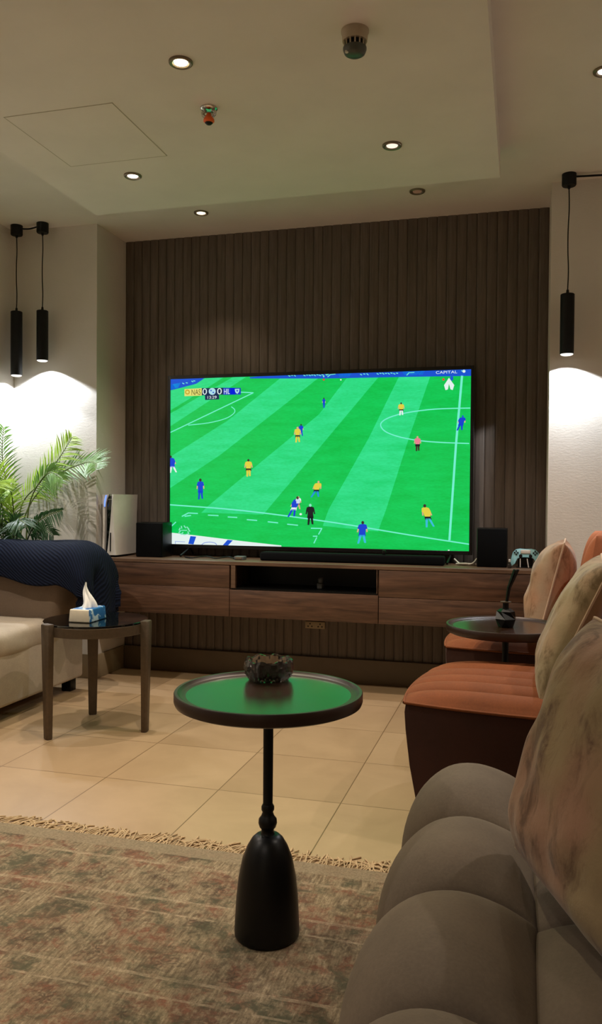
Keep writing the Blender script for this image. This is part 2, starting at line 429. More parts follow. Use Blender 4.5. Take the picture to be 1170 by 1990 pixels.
# ------------------------------------------------------------------ pendant lamps
def pendant(x, y, ztop, zbot, label, power, aim=(0, 0)):
    t = thing('pendant_lamp', (x, y, HC), label, 'pendant lamp', 'black cylinder pendant lamps')
    r = .035
    bm = bmesh.new(); lathe(bm, [(.036, 0), (.036, -.055), (.033, -.06), (.008, -.061), (.006, -.075)], (x, y, HC), 32); finish('canopy', bm, M['black_matte'], t, 40)
    bm = bmesh.new(); tube(bm, spline([(x+.0025*math.sin(k*1.9), y, HC-.07+(ztop+.012-HC+.07)*k/5) for k in range(6)], 6), .0032, 8); finish('cord', bm, M['black_matte'], t, 60)
    bm = bmesh.new()
    lathe(bm, [(.006, ztop+.022), (.008, ztop+.002), (r-.003, ztop), (r, ztop-.003), (r, zbot+.001), (r-.002, zbot), (r-.004, zbot+.004), (r-.006, zbot+.02)], (x, y, 0), 40, cap=False)
    finish('lamp_tube', bm, M['black_matte'], t, 40)
    bm = bmesh.new(); lathe(bm, [(r-.003, zbot+.003), (r-.005, zbot-.003), (r-.012, zbot-.006), (.001, zbot-.007)], (x, y, 0), 32)
    finish('lens', bm, M['lens'], t, 60)
    lamp('pendant_beam', t, (x, y, zbot-.014), power, 130, .16, (.89, .94, 1.0), .010)
    return t
M['lens'] = glow('pendant_lens', (255, 250, 240), 1.6)
pendant(-3.04, 4.40, 2.266, 1.872, 'longer black cylinder pendant hanging deepest in the corner', 26)
pendant(-2.858, 4.40, 2.262, 1.957, 'shorter black cylinder pendant beside the longer one above the palm', 26)
pendant(.208, 4.395, 2.184, 1.876, 'black cylinder pendant hanging alone on the right pier', 26)
bm = bmesh.new(); tube(bm, spline([(-3.008, 4.40, HC-.022), (-2.95, 4.40, HC-.027), (-2.89, 4.40, HC-.018)], 6), .005, 8)
tag(finish('link_cable', bm, M['black_matte'], None, 60), 'short black cable joining the two pendant canopies at left', 'cable'); 
bm = bmesh.new(); tube(bm, spline([(.24, 4.395, HC-.015), (.32, 4.395, HC-.018), (.42, 4.395, HC-.02), (.6, 4.395, HC-.010)], 6), .005, 8)
tag(finish('link_cable', bm, M['black_matte'], None, 60), 'black cable running right from the lone pendant canopy', 'cable')

# ------------------------------------------------------------------ wall-hung media console
CY, CT, CB = 4.45, .753, .430
con = thing('media_console', (-1.2, 4.65, CB), 'long wall-hung walnut media console under the television', 'media console')
x0, x1 = PX0+.002, PX1-.002
A, B = -1.646, -.767
bm = bmesh.new(); box(bm, x0, x1, CY-.002, YT-.002, CT-.022, CT, .002, 1); finish('top_board', bm, M['walnut_edge'], con, 40)
bm = bmesh.new(); box(bm, x0, x1, CY+.02, YT-.002, CB, CB+.018, .001, 1); finish('bottom_board', bm, M['walnut'], con, 40)
for xa, xb in ((x0, x0+.018), (A-.01, A+.008), (B-.008, B+.01), (x1-.018, x1)): boxobj('upright_panel', (xa, xb, CY+.02, YT-.002, CB+.018, CT-.022), M['walnut'], con, bev=.001, seg=1)
boxobj('back_panel', (x0+.018, x1-.018, YT-.02, YT-.004, CB+.018, CT-.022), M['black'], con, bev=0)
bm = bmesh.new(); box(bm, A+.008, B-.008, CY+.006, YT-.022, .590, .597); finish('niche_shelf', bm, M['black'], con, 40)
for xa, xb in ((A+.0082, A+.034), (B-.012, B-.0082)): boxobj('niche_frame', (xa, xb, CY, CY+.02, .597, CT-.022), M['walnut_edge'], con, bev=.001, seg=1)
bm = bmesh.new(); box(bm, A+.034, B-.012, CY+.3, CY+.31, .597, CT-.022); box(bm, A+.034, B-.012, CY+.02, CY+.3, .5972, .5982); finish('niche_lining', bm, M['black'], con, 40)
def front(name, xa, xb, za, zb):
    bm = bmesh.new(); box(bm, xa, xb, CY, CY+.019, za, zb, .0018, 2); return finish(name, bm, M['walnut'], con, 40)
front('drawer_front', x0, A-.002, .597, CT-.024); front('drawer_front', x0, A-.002, CB, .5955)
front('drawer_front', A+.001, B-.002, CB, .588)
front('drawer_front', B+.002, x1, .580, CT-.024); front('drawer_front', B+.002, x1, CB, .5775)

dev = thing('media_receiver', (-1.1, 4.6, .5982), 'little grey device standing inside the dark console niche', 'device')
bm = bmesh.new(); box(bm, -1.15, -1.115, 4.56, 4.62, .5982, .632, .008, 3); finish('device_body', bm, M['grey_device'], dev, 40)
bm = bmesh.new(); lathe(bm, [(.016, 0), (.018, .02), (.012, .03), (.002, .032)], (-1.132, 4.59, .632), 24); finish('device_dome', bm, M['grey_device'], dev, 50)

sk = thing('wall_socket', (-1.23, YT-.002, .335), 'double wall socket plate half hidden below the console', 'socket')
boxobj('plate', (-1.293, -1.167, YT-.012, YT-.0005, .318, .362), M['skirting_light'], sk, bev=.003)
for cx in (-1.262, -1.198):
    bm = bmesh.new()
    for dx, dz in ((-.012, -.006), (.012, -.006), (0, .010)): box(bm, cx+dx-.004, cx+dx+.004, YT-.0128, YT-.011, .338+dz-.004, .338+dz+.004)
    finish('socket_outlet', bm, M['black_matte'], sk)

# ------------------------------------------------------------------ television
TX0, TX1, TZ0, TZ1, TY = -2.1756, -.2756, .806, 1.890, 4.74
tv = thing('television', (-1.2256, 4.76, CT), 'large flat television showing a football match', 'television')
bm = bmesh.new(); box(bm, TX0, TX1, TY+.004, TY+.035, TZ0, TZ1, .004, 2); box(bm, TX0+.35, TX1-.35, TY+.034, TY+.075, TZ0+.06, TZ1-.3, .012, 3); finish('back_shell', bm, M['black_matte'], tv, 40)
SX0, SX1, SZ0, SZ1 = TX0+.019, TX1-.019, TZ0+.022, TZ1-.021
bm = bmesh.new()
for d in ((TX0, SX0, TZ0, TZ1), (SX1, TX1, TZ0, TZ1), (SX0, SX1, TZ0, SZ0), (SX0, SX1, SZ1, TZ1)):
    box(bm, d[0], d[1], TY-.006, TY+.006, d[2], d[3], .001, 1)
finish('bezel', bm, M['bezel'], tv, 40)
for sx, s in ((-2.03, 1), (-.40, 1)):
    bm = bmesh.new()
    tube(bm, [(sx, TY+.018, TZ0+.01), (sx, TY-.01, TZ0-.012), (sx-.01*s, TY-.10, CT+.0085)], .007, 8)
    tube(bm, [(sx, TY+.018, TZ0+.01), (sx, TY+.04, TZ0-.014), (sx-.006*s, TY+.095, CT+.0085)], .007, 8)
    finish('foot', bm, M['black'], tv, 50)

SCREEN_RGB = dict(grass=(0, 205, 84), grass_light=(38, 226, 132), line=(120, 246, 214), board_white=(236, 250, 246), board_blue=(20, 84, 214), board_cyan=(30, 150, 226),
    board_lilac=(150, 170, 230), score_yellow=(236, 228, 120), score_navy=(10, 40, 82), score_blue=(16, 58, 196), score_royal=(10, 20, 226), score_ring=(206, 170, 40),
    score_ball=(180, 228, 240), score_ink=(84, 84, 30), red=(226, 66, 60), mark=(140, 236, 200), skin=(226, 176, 140), hair=(60, 46, 40), black=(18, 22, 30), kit_blue=(14, 66, 214),
    kit_yellow=(232, 216, 70), kit_sky=(60, 190, 226), pink=(240, 130, 150))
def grass_glow():
    N = Nodes('screen_grass'); v = N.coord((1, 1, 5)); N.base((0, 0, 0)); N.set(Roughness=.35, Emission_Strength=.92)
    f = N.math('ADD', N.math('MULTIPLY', N.noise(v, 4, 4, .6), .6), N.math('MULTIPLY', N.noise(v, 40, 3), .4))
    N.link(N.ramp(f, [(.35, lin((0, 192, 70))), (.65, lin((14, 214, 98)))]), N.b.inputs['Emission Color']); return N.m
def light_glow():
    N = Nodes('screen_grass_light'); v = N.coord((1, 1, 5)); N.base((0, 0, 0)); N.set(Roughness=.35, Emission_Strength=.92)
    f = N.math('ADD', N.math('MULTIPLY', N.noise(v, 4, 4, .6), .6), N.math('MULTIPLY', N.noise(v, 40, 3), .4))
    N.link(N.ramp(f, [(.35, lin((26, 216, 116))), (.65, lin((56, 234, 150)))]), N.b.inputs['Emission Color']); return N.m
SCREEN_SHAPES = [
 ('grass_light',1,[(0.8729,1),(0.8815,0.9996),(0.812,0.632),(0.7416,0.2267),(0.7162,0.1004),(0.5352,0.1252),(0.5545,0.2216),(0.6843,0.6335),(0.7853,1)]),
 ('grass_light',1,[(0.7261,1),(0.5174,0.5669),(0.3333,0.1862),(0.1141,0.1929),(0.1395,0.2351),(0.3268,0.4998),(0.5201,0.7706),(0.6218,1)]),
 ('grass_light',1,[(0.5334,1),(0.1795,0.5375),(0,0.3401),(0,0.5302),(0.2082,0.7455),(0.3995,1)]),
 ('grass_light',1,[(0.2714,1),(0,0.7156),(0,0.7935),(0.2226,1)]),
 ('grass_light',1,[(0,0.9482),(0.1012,1),(0.1903,1),(0.079,0.889),(0,0.8109)]),
 ('line',2,[(0.9694,0.968),(0.9531,0.5826),(0.9598,0.5814),(0.9762,0.9665)]),
 ('line',2,[(0.9533,0.5874),(0.9366,0.0579),(0.9434,0.0573),(0.96,0.5864)]),
 ('line',2,[(-0,0.2344),(0.0467,0.2298),(0.047,0.2373),(0,0.242)]),
 ('line',2,[(0.0449,0.23),(0.1126,0.2234),(0.1129,0.2308),(0.0452,0.2375)]),
 ('line',2,[(0.1108,0.2236),(0.1875,0.2151),(0.1878,0.2225),(0.1111,0.231)]),
 ('line',2,[(0.1857,0.2154),(0.2617,0.2048),(0.2621,0.2122),(0.1861,0.2227)]),
 ('line',2,[(0.2599,0.2051),(0.3357,0.192),(0.3362,0.1993),(0.2604,0.2125)]),
 ('line',2,[(0.334,0.1923),(0.4135,0.1769),(0.414,0.1841),(0.3345,0.1996)]),
 ('line',2,[(0.4118,0.1772),(0.4906,0.1608),(0.4912,0.1679),(0.4123,0.1844)]),
 ('line',2,[(0.489,0.1611),(0.5631,0.1448),(0.5636,0.1519),(0.4895,0.1683)]),
 ('line',2,[(0.5614,0.1452),(0.6306,0.1285),(0.6312,0.1356),(0.562,0.1523)]),
 ('line',2,[(0.629,0.1289),(0.6954,0.1116),(0.696,0.1186),(0.6296,0.136)]),
 ('line',2,[(0.6938,0.112),(0.7567,0.0952),(0.7573,0.1021),(0.6944,0.119)]),
 ('line',2,[(0.7551,0.0956),(0.8137,0.0803),(0.8143,0.0873),(0.7557,0.1025)]),
 ('line',2,[(0.8122,0.0807),(0.8697,0.0666),(0.8703,0.0735),(0.8127,0.0877)]),
 ('line',2,[(0.8682,0.0669),(0.924,0.0535),(0.9246,0.0603),(0.8687,0.0738)]),
 ('line',2,[(0.9225,0.0538),(0.9704,0.0424),(0.9709,0.0493),(0.923,0.0607)]),
 ('line',2,[(0.9688,0.0428),(1,0.0354),(1,0.0423),(0.9694,0.0496)]),
 ('line',2,[(0.9987,0.7908),(0.9781,0.7909),(0.9782,0.7848),(0.9989,0.7847)]),
 ('line',2,[(0.9794,0.7909),(0.9501,0.791),(0.9502,0.7849),(0.9795,0.7848)]),
 ('line',2,[(0.9514,0.791),(0.9192,0.7906),(0.9194,0.7845),(0.9515,0.7849)]),
 ('line',2,[(0.9205,0.7906),(0.8915,0.7891),(0.8918,0.783),(0.9208,0.7845)]),
 ('line',2,[(0.8928,0.7892),(0.8679,0.7862),(0.8682,0.7801),(0.8932,0.7831)]),
 ('line',2,[(0.8692,0.7864),(0.8453,0.7824),(0.8458,0.7762),(0.8696,0.7803)]),
 ('line',2,[(0.8466,0.7826),(0.8243,0.7778),(0.8248,0.7716),(0.8472,0.7765)]),
 ('line',2,[(0.8256,0.7781),(0.8052,0.7727),(0.8059,0.7666),(0.8262,0.772)]),
 ('line',2,[(0.8066,0.7731),(0.7883,0.7672),(0.789,0.7611),(0.8073,0.767)]),
 ('line',2,[(0.7896,0.7677),(0.7732,0.7612),(0.774,0.7551),(0.7904,0.7616)]),
 ('line',2,[(0.7744,0.7617),(0.7599,0.7545),(0.7609,0.7485),(0.7755,0.7557)]),
 ('line',2,[(0.7611,0.7552),(0.7484,0.7473),(0.7496,0.7414),(0.7624,0.7493)]),
 ('line',2,[(0.7495,0.7481),(0.7383,0.7395),(0.7398,0.7338),(0.751,0.7424)]),
 ('line',2,[(0.7394,0.7405),(0.7299,0.7311),(0.7317,0.7256),(0.7412,0.735)]),
 ('line',2,[(0.7309,0.7322),(0.7236,0.7219),(0.7259,0.717),(0.7331,0.7272)]),
 ('line',2,[(0.7242,0.7231),(0.7199,0.7119),(0.7228,0.7083),(0.7272,0.7194)]),
 ('line',2,[(0.7201,0.7128),(0.7192,0.7004),(0.7227,0.6995),(0.7236,0.7119)]),
 ('line',2,[(0.7192,0.7015),(0.7215,0.6885),(0.7249,0.6903),(0.7225,0.7032)]),
 ('line',2,[(0.7211,0.6899),(0.726,0.6773),(0.7289,0.6807),(0.724,0.6933)]),
 ('line',2,[(0.7253,0.6787),(0.7321,0.6672),(0.7345,0.6717),(0.7277,0.6831)]),
 ('line',2,[(0.7312,0.6684),(0.7398,0.6583),(0.7417,0.6635),(0.7331,0.6736)]),
 ('line',2,[(0.7388,0.6594),(0.7494,0.6501),(0.7509,0.6557),(0.7403,0.6649)]),
 ('line',2,[(0.7483,0.651),(0.7605,0.6425),(0.7617,0.6482),(0.7495,0.6568)]),
 ('line',2,[(0.7593,0.6433),(0.7728,0.6353),(0.7738,0.6412),(0.7603,0.6492)]),
 ('line',2,[(0.7715,0.636),(0.7865,0.6285),(0.7874,0.6345),(0.7724,0.642)]),
 ('line',2,[(0.7852,0.6291),(0.8018,0.6222),(0.8025,0.6282),(0.786,0.6352)]),
 ('line',2,[(0.8005,0.6227),(0.8179,0.6165),(0.8185,0.6225),(0.8011,0.6288)]),
 ('line',2,[(0.8166,0.6169),(0.8343,0.6115),(0.8348,0.6175),(0.8171,0.623)]),
 ('line',2,[(0.833,0.6118),(0.8505,0.6074),(0.8509,0.6135),(0.8334,0.6179)]),
 ('line',2,[(0.8491,0.6077),(0.8668,0.6041),(0.8672,0.6102),(0.8495,0.6138)]),
 ('line',2,[(0.8655,0.6043),(0.8842,0.6012),(0.8845,0.6074),(0.8657,0.6104)]),
 ('line',2,[(0.8829,0.6014),(0.9034,0.5986),(0.9036,0.6047),(0.8831,0.6076)]),
 ('line',2,[(0.9021,0.5987),(0.9273,0.596),(0.9274,0.6021),(0.9022,0.6049)]),
 ('line',2,[(0.926,0.5961),(0.9545,0.5936),(0.9546,0.5997),(0.9261,0.6022)]),
 ('line',2,[(0.9532,0.5937),(0.9795,0.5916),(0.9795,0.5977),(0.9533,0.5998)]),
 ('line',2,[(0.9781,0.5917),(0.9967,0.5902),(0.9968,0.5963),(0.9782,0.5978)]),
 ('line',2,[(0,0.6747),(0.2971,0.9022),(0.2956,0.9074),(0,0.6812)]),
 ('line',2,[(0.2965,0.9071),(0.2451,0.914),(0.2449,0.9083),(0.2963,0.9014)]),
 ('line',2,[(0.0649,0.7178),(0.0799,0.7198),(0.0796,0.7248),(0.0646,0.7228)]),
 ('line',2,[(0.0787,0.7197),(0.0997,0.7224),(0.0994,0.7274),(0.0784,0.7246)]),
 ('line',2,[(0.0985,0.7223),(0.1213,0.7258),(0.1209,0.7307),(0.0982,0.7272)]),
 ('line',2,[(0.1201,0.7256),(0.1405,0.7298),(0.1401,0.7347),(0.1197,0.7305)]),
 ('line',2,[(0.1394,0.7296),(0.157,0.7348),(0.1564,0.7397),(0.1388,0.7344)]),
 ('line',2,[(0.1559,0.7345),(0.1728,0.7406),(0.1721,0.7454),(0.1552,0.7393)]),
 ('line',2,[(0.1717,0.7402),(0.1871,0.7469),(0.1863,0.7517),(0.1709,0.745)]),
 ('line',2,[(0.1861,0.7464),(0.1994,0.7535),(0.1984,0.7582),(0.1851,0.7511)]),
 ('line',2,[(0.1984,0.7529),(0.2094,0.7606),(0.2082,0.7652),(0.1972,0.7575)]),
 ('line',2,[(0.2085,0.7599),(0.2175,0.7683),(0.216,0.7726),(0.207,0.7642)]),
 ('line',2,[(0.2167,0.7674),(0.2239,0.776),(0.2222,0.78),(0.2149,0.7715)]),
 ('line',2,[(0.2231,0.7749),(0.2287,0.7831),(0.2268,0.7868),(0.2212,0.7787)]),
 ('line',2,[(0.2281,0.782),(0.2319,0.7897),(0.2296,0.7929),(0.2258,0.7852)]),
 ('line',2,[(0.2315,0.7887),(0.2333,0.7963),(0.2306,0.7982),(0.2288,0.7906)]),
 ('line',2,[(0.2332,0.7953),(0.2332,0.8027),(0.2303,0.803),(0.2303,0.7955)]),
 ('line',2,[(0.2333,0.8014),(0.2323,0.8086),(0.2295,0.8076),(0.2305,0.8004)]),
 ('line',2,[(0.2326,0.8076),(0.2298,0.8146),(0.2274,0.8119),(0.2302,0.805)]),
 ('line',2,[(0.2303,0.8136),(0.2259,0.8202),(0.224,0.8165),(0.2284,0.8099)]),
 ('line',2,[(0.2267,0.819),(0.2221,0.8248),(0.2204,0.8209),(0.225,0.8151)]),
 ('line',2,[(0.223,0.8236),(0.2196,0.8279),(0.2179,0.8241),(0.2213,0.8197)]),
 ('line',2,[(0.1381,0.1755),(0.1762,0.1732),(0.1763,0.1798),(0.1383,0.1821)]),
 ('line',2,[(0.2089,0.1661),(0.2426,0.1638),(0.2428,0.1703),(0.2091,0.1727)]),
 ('line',2,[(0.276,0.1519),(0.3122,0.148),(0.3124,0.1545),(0.2763,0.1585)]),
 ('line',2,[(0.3489,0.1414),(0.3846,0.1358),(0.3849,0.1423),(0.3492,0.1479)]),
 ('line',2,[(0.4152,0.1291),(0.4524,0.1237),(0.4527,0.1301),(0.4155,0.1355)]),
 ('line',2,[(0.0445,0.1656),(0.0689,0.1876),(0.067,0.1935),(0.0426,0.1715)]),
 ('line',2,[(0.0663,0.1866),(0.1019,0.1842),(0.1021,0.1908),(0.0665,0.1933)]),
 ('line',2,[(0.0538,0.166),(0.0774,0.1721),(0.0768,0.1787),(0.0532,0.1726)]),
 ('line',2,[(0.4958,0.1078),(0.5333,0.1076),(0.5333,0.114),(0.4959,0.1142)]),
 ('line',2,[(0.5313,0.1134),(0.5199,0.0772),(0.5231,0.0741),(0.5345,0.1104)]),
 ('line',2,[(0.5028,0.0616),(0.5181,0.0622),(0.518,0.0686),(0.5027,0.068)]),
 ('line',2,[(0.5142,0.0598),(0.5046,0.025),(0.5079,0.0223),(0.5175,0.0571)]),
 ('line',2,[(0.0051,0.1026),(0.0233,0.1319),(0.0205,0.1367),(0.0023,0.1074)]),
 ('board_white',2,[(0,0.0695),(0.1151,0.0518),(0.2625,0.0268),(0.3965,0.0068),(0.3965,0),(0,0)]),
 ('board_blue',2,[(1,1),(1,0.9635),(0.8042,0.9693),(0.5366,0.9748),(0.2836,0.9892),(0.2835,0.9973),(0.3121,1)]),
 ('board_blue',2,[(0.1163,1),(0.1229,0.9995),(0.0934,0.9678),(0.0186,0.9393),(0,0.9336),(0,1)]),
 ('board_cyan',2,[(0,0.9688),(0.0364,0.9768),(0.0286,0.9473),(0,0.9389)]),
 ('board_cyan',2,[(0.6261,1),(0.6183,0.9807),(0.5866,0.9805),(0.5822,1)]),
 ('board_cyan',2,[(0.8588,1),(0.8517,0.9795),(0.7954,0.979),(0.7869,1)]),
 ('board_blue',3,[(0.0753,0.0502),(0.0963,0.0477),(0.0866,0.0006),(0.0676,0.0031)]),
 ('board_blue',3,[(0.2089,0.0327),(0.2275,0.0302),(0.2112,0),(0.1921,0)]),
 ('board_lilac',3,[(0.1177,0),(0.1164,0.0021),(0.1152,0)]),
 ('board_lilac',3,[(0.1193,0),(0.1207,0.0025),(0.1186,0.0059),(0.1156,0.0006),(0.116,0)]),
 ('board_lilac',3,[(0.1198,0.001),(0.1234,0.0063),(0.1215,0.0101),(0.1178,0.0047)]),
 ('board_lilac',3,[(0.1222,0.0049),(0.1266,0.0091),(0.1252,0.0134),(0.1208,0.0092)]),
 ('board_lilac',3,[(0.1253,0.0081),(0.1306,0.011),(0.1298,0.0157),(0.1244,0.0128)]),
 ('board_lilac',3,[(0.1294,0.0104),(0.1355,0.0127),(0.1349,0.0175),(0.1288,0.0152)]),
 ('board_lilac',3,[(0.1343,0.0123),(0.1408,0.0138),(0.1404,0.0187),(0.1339,0.0172)]),
 ('board_lilac',3,[(0.1394,0.0136),(0.1458,0.0142),(0.1457,0.0191),(0.1393,0.0186)]),
 ('board_lilac',3,[(0.1445,0.0142),(0.1509,0.0137),(0.1511,0.0186),(0.1447,0.0191)]),
 ('board_lilac',3,[(0.1496,0.0139),(0.1563,0.0124),(0.1567,0.0174),(0.15,0.0188)]),
 ('board_lilac',3,[(0.155,0.0128),(0.1612,0.0106),(0.1619,0.0154),(0.1557,0.0177)]),
 ('board_lilac',3,[(0.1599,0.0112),(0.165,0.0082),(0.166,0.0129),(0.1609,0.0159)]),
 ('board_lilac',3,[(0.1636,0.0095),(0.1671,0.0049),(0.1689,0.0089),(0.1654,0.0135)]),
 ('board_lilac',3,[(0.166,0.007),(0.1683,0.001),(0.1708,0.0037),(0.1685,0.0097)]),
 ('board_lilac',3,[(0.1676,0.0031),(0.1684,0),(0.1716,0),(0.1703,0.0051)]),
 ('board_lilac',3,[(0.1716,0),(0.1713,0.001),(0.17,0)]),
 ('board_lilac',3,[(0.0213,0),(0.0212,0.0167),(0.0191,0.0166),(0.0193,0)]),
 ('board_lilac',3,[(0.0197,0.0144),(0.0558,0.0126),(0.0559,0.0159),(0.0198,0.0177)]),
 ('line',3,[(0.415,0.9977),(0.4217,0.9917),(0.4229,0.996),(0.4184,1),(0.4157,1)]),
 ('line',3,[(0.4247,0.9983),(0.4314,0.9961),(0.4318,1),(0.4248,1)]),
 ('line',3,[(0.4338,1),(0.44,0.991),(0.4417,0.9946),(0.438,1)]),
 ('line',3,[(0.4662,0.9969),(0.4728,0.991),(0.474,0.9952),(0.4687,1),(0.4671,1)]),
 ('line',3,[(0.4753,0.9976),(0.4819,0.9954),(0.4823,1),(0.4755,1)]),
 ('line',3,[(0.4834,0.9998),(0.4898,0.9904),(0.4916,0.9939),(0.4874,1),(0.4834,1)]),
 ('line',3,[(0.4928,0.9951),(0.4995,0.9948),(0.4994,0.9995),(0.4928,0.9998)]),
 ('line',3,[(0.5008,0.9972),(0.5073,0.9895),(0.5088,0.9934),(0.5032,1),(0.5018,1)]),
 ('line',3,[(0.5097,0.9979),(0.5162,0.9938),(0.5171,0.9983),(0.5143,1),(0.51,1)]),
 ('line',3,[(0.5181,0.9946),(0.5247,0.9887),(0.5259,0.9929),(0.5193,0.9988)]),
 ('line',3,[(0.5271,0.9953),(0.5337,0.9931),(0.5341,0.9977),(0.5275,0.9999)]),
 ('line',3,[(0.5399,0.9968),(0.5464,0.9909),(0.5476,0.9951),(0.5421,1),(0.5408,1)]),
 ('line',3,[(0.5448,0.9976),(0.5514,0.9954),(0.5518,1),(0.545,1)]),
 ('line',3,[(0.653,0.9916),(0.6594,0.9857),(0.6605,0.9899),(0.6542,0.9957)]),
 ('line',3,[(0.6637,0.9922),(0.6702,0.99),(0.6706,0.9946),(0.6641,0.9968)]),
 ('line',3,[(0.6736,0.9942),(0.6799,0.9849),(0.6815,0.9884),(0.6753,0.9978)]),
 ('line',3,[(0.7064,0.9922),(0.7127,0.9864),(0.7139,0.9906),(0.7076,0.9964)]),
 ('line',3,[(0.7156,0.9929),(0.7219,0.9907),(0.7223,0.9953),(0.716,0.9975)]),
 ('line',3,[(0.7239,0.995),(0.7301,0.9858),(0.7317,0.9893),(0.7255,0.9985)]),
 ('line',3,[(0.7335,0.9903),(0.7398,0.99),(0.7398,0.9947),(0.7334,0.995)]),
 ('line',3,[(0.7416,0.9924),(0.7478,0.9849),(0.7493,0.9887),(0.743,0.9962)]),
 ('line',3,[(0.7506,0.993),(0.7569,0.9891),(0.7577,0.9934),(0.7514,0.9974)]),
 ('line',3,[(0.7593,0.9898),(0.7656,0.984),(0.7667,0.9881),(0.7604,0.9939)]),
 ('line',3,[(0.7684,0.9904),(0.7747,0.9883),(0.7751,0.9929),(0.7688,0.995)]),
 ('line',3,[(0.9697,0.9922),(0.9757,0.9866),(0.9768,0.9906),(0.9708,0.9963)]),
 ('line',3,[(0.9763,0.993),(0.9824,0.9909),(0.9827,0.9953),(0.9767,0.9974)]),
 ('line',3,[(0.0422,0.9731),(0.0494,0.967),(0.0507,0.9714),(0.0436,0.9775)]),
 ('line',3,[(0.0551,0.9738),(0.0623,0.9715),(0.0628,0.9763),(0.0556,0.9786)]),
 ('line',3,[(0.0752,0.9833),(0.0822,0.9772),(0.0835,0.9816),(0.0765,0.9877)]),
 ('line',3,[(0.0825,0.9842),(0.0896,0.9819),(0.0901,0.9868),(0.0829,0.989)]),
 ('line',3,[(0.548,0.9814),(0.5578,0.9948),(0.5561,0.9986),(0.5462,0.9852)]),
 ('line',3,[(0.5562,0.9941),(0.5735,0.9966),(0.5732,1),(0.5694,1),(0.5559,0.998)]),
 ('line',3,[(0.803,0.9764),(0.8105,0.9913),(0.8085,0.9945),(0.801,0.9796)]),
 ('line',3,[(0.8088,0.9903),(0.8262,0.9911),(0.826,0.995),(0.8087,0.9941)]),
 ('board_white',3,[(0.9834,0.9902),(0.9809,0.9824),(0.9759,0.9826),(0.9733,0.9907),(0.9757,0.9984),(0.9807,0.9982)]),
 ('score_yellow',3,[(0.0507,0.9381),(0.1134,0.9406),(0.1138,0.8961),(0.051,0.895)]),
 ('score_navy',3,[(0.1134,0.9406),(0.1901,0.9393),(0.1904,0.8983),(0.1137,0.8977)]),
 ('score_blue',3,[(0.1901,0.9393),(0.2522,0.9352),(0.2526,0.8961),(0.1904,0.8967)]),
 ('score_navy',3,[(0.1246,0.9007),(0.1757,0.9005),(0.176,0.871),(0.1258,0.8693)]),
 ('score_royal',3,[(0.2145,0.9367),(0.2319,0.936),(0.2322,0.8968),(0.2148,0.8975)]),
 ('score_ring',4,[(0.0709,0.9191),(0.0697,0.9117),(0.0665,0.9064),(0.062,0.9045),(0.0575,0.9067),(0.0541,0.9123),(0.0529,0.9198),(0.054,0.9272),(0.0573,0.9325),(0.0618,0.9344),(0.0663,0.9322),(0.0696,0.9266)]),
 ('score_ball',4,[(0.1638,0.919),(0.1622,0.9084),(0.1576,0.9007),(0.1512,0.8981),(0.1448,0.9012),(0.1401,0.9092),(0.1383,0.9199),(0.1399,0.9305),(0.1445,0.9382),(0.1509,0.9408),(0.1573,0.9377),(0.162,0.9297)]),
 ('score_ball',4,[(0.231,0.9295),(0.2475,0.9305),(0.2466,0.9126),(0.24,0.8998),(0.2331,0.9115)]),
 ('board_white',4,[(0.9331,0.9575),(0.9496,0.9156),(0.9448,0.8884),(0.938,0.8932),(0.9335,0.9239),(0.9304,0.8935),(0.9228,0.8892),(0.9182,0.9169)]),
 ('red',4,[(0.92,0.9489),(0.919,0.9441),(0.9163,0.9422),(0.9135,0.9443),(0.9124,0.9492),(0.9134,0.954),(0.9161,0.9559),(0.9189,0.9538)]),
 ('mark',4,[(0.0657,0.0906),(0.0726,0.0754),(0.0758,0.0794),(0.0689,0.0946)]),
 ('mark',4,[(0.0645,0.0783),(0.0661,0.0623),(0.0701,0.0636),(0.0684,0.0795)]),
 ('mark',4,[(0.0475,0.0752),(0.0393,0.0595),(0.0423,0.0552),(0.0505,0.0709)]),
 ('mark',4,[(0.0391,0.0863),(0.0309,0.0706),(0.0339,0.0662),(0.0421,0.0819)]),
 ('mark',4,[(0.0361,0.1004),(0.0317,0.0845),(0.0354,0.0817),(0.0398,0.0977)]),
 ('mark',4,[(0.0402,0.1101),(0.042,0.0942),(0.0459,0.0954),(0.0442,0.1114)]),
 ('mark',4,[(0.0499,0.1114),(0.0569,0.0961),(0.0601,0.1002),(0.0531,0.1154)]),
 ('mark',4,[(0.06,0.1039),(0.0689,0.0889),(0.0718,0.0936),(0.0629,0.1086)]),
 ('mark',4,[(0.034,0.063),(0.0533,0.0549),(0.0541,0.0598),(0.0348,0.0679)]),
 ('mark',4,[(0.0529,0.0549),(0.0721,0.0628),(0.0714,0.0677),(0.0522,0.0598)]),
 ('mark',4,[(0.0423,0.0814),(0.0636,0.0822),(0.0636,0.0872),(0.0423,0.0864)]),
 ('score_yellow',5,[(0.0669,0.9193),(0.0659,0.9144),(0.0635,0.9115),(0.0604,0.9116),(0.0579,0.9147),(0.0569,0.9196),(0.0578,0.9245),(0.0603,0.9274),(0.0633,0.9273),(0.0659,0.9242)]),
 ('board_blue',5,[(0.15,0.9244),(0.1486,0.9202),(0.1457,0.9203),(0.1441,0.9246),(0.1456,0.9288),(0.1485,0.9287)]),
 ('board_blue',5,[(0.158,0.9126),(0.1566,0.9084),(0.1536,0.9085),(0.1521,0.9128),(0.1535,0.917),(0.1565,0.9169)]),
 ('score_blue',5,[(0.2359,0.9228),(0.2436,0.9241),(0.2399,0.9096)]),
 ('kit_blue',5,[(0.5334,0.8052),(0.5356,0.8052),(0.5361,0.8281),(0.5332,0.8282)]),
 ('kit_blue',5,[(0.5371,0.8069),(0.5392,0.8069),(0.5391,0.828),(0.5361,0.8281)]),
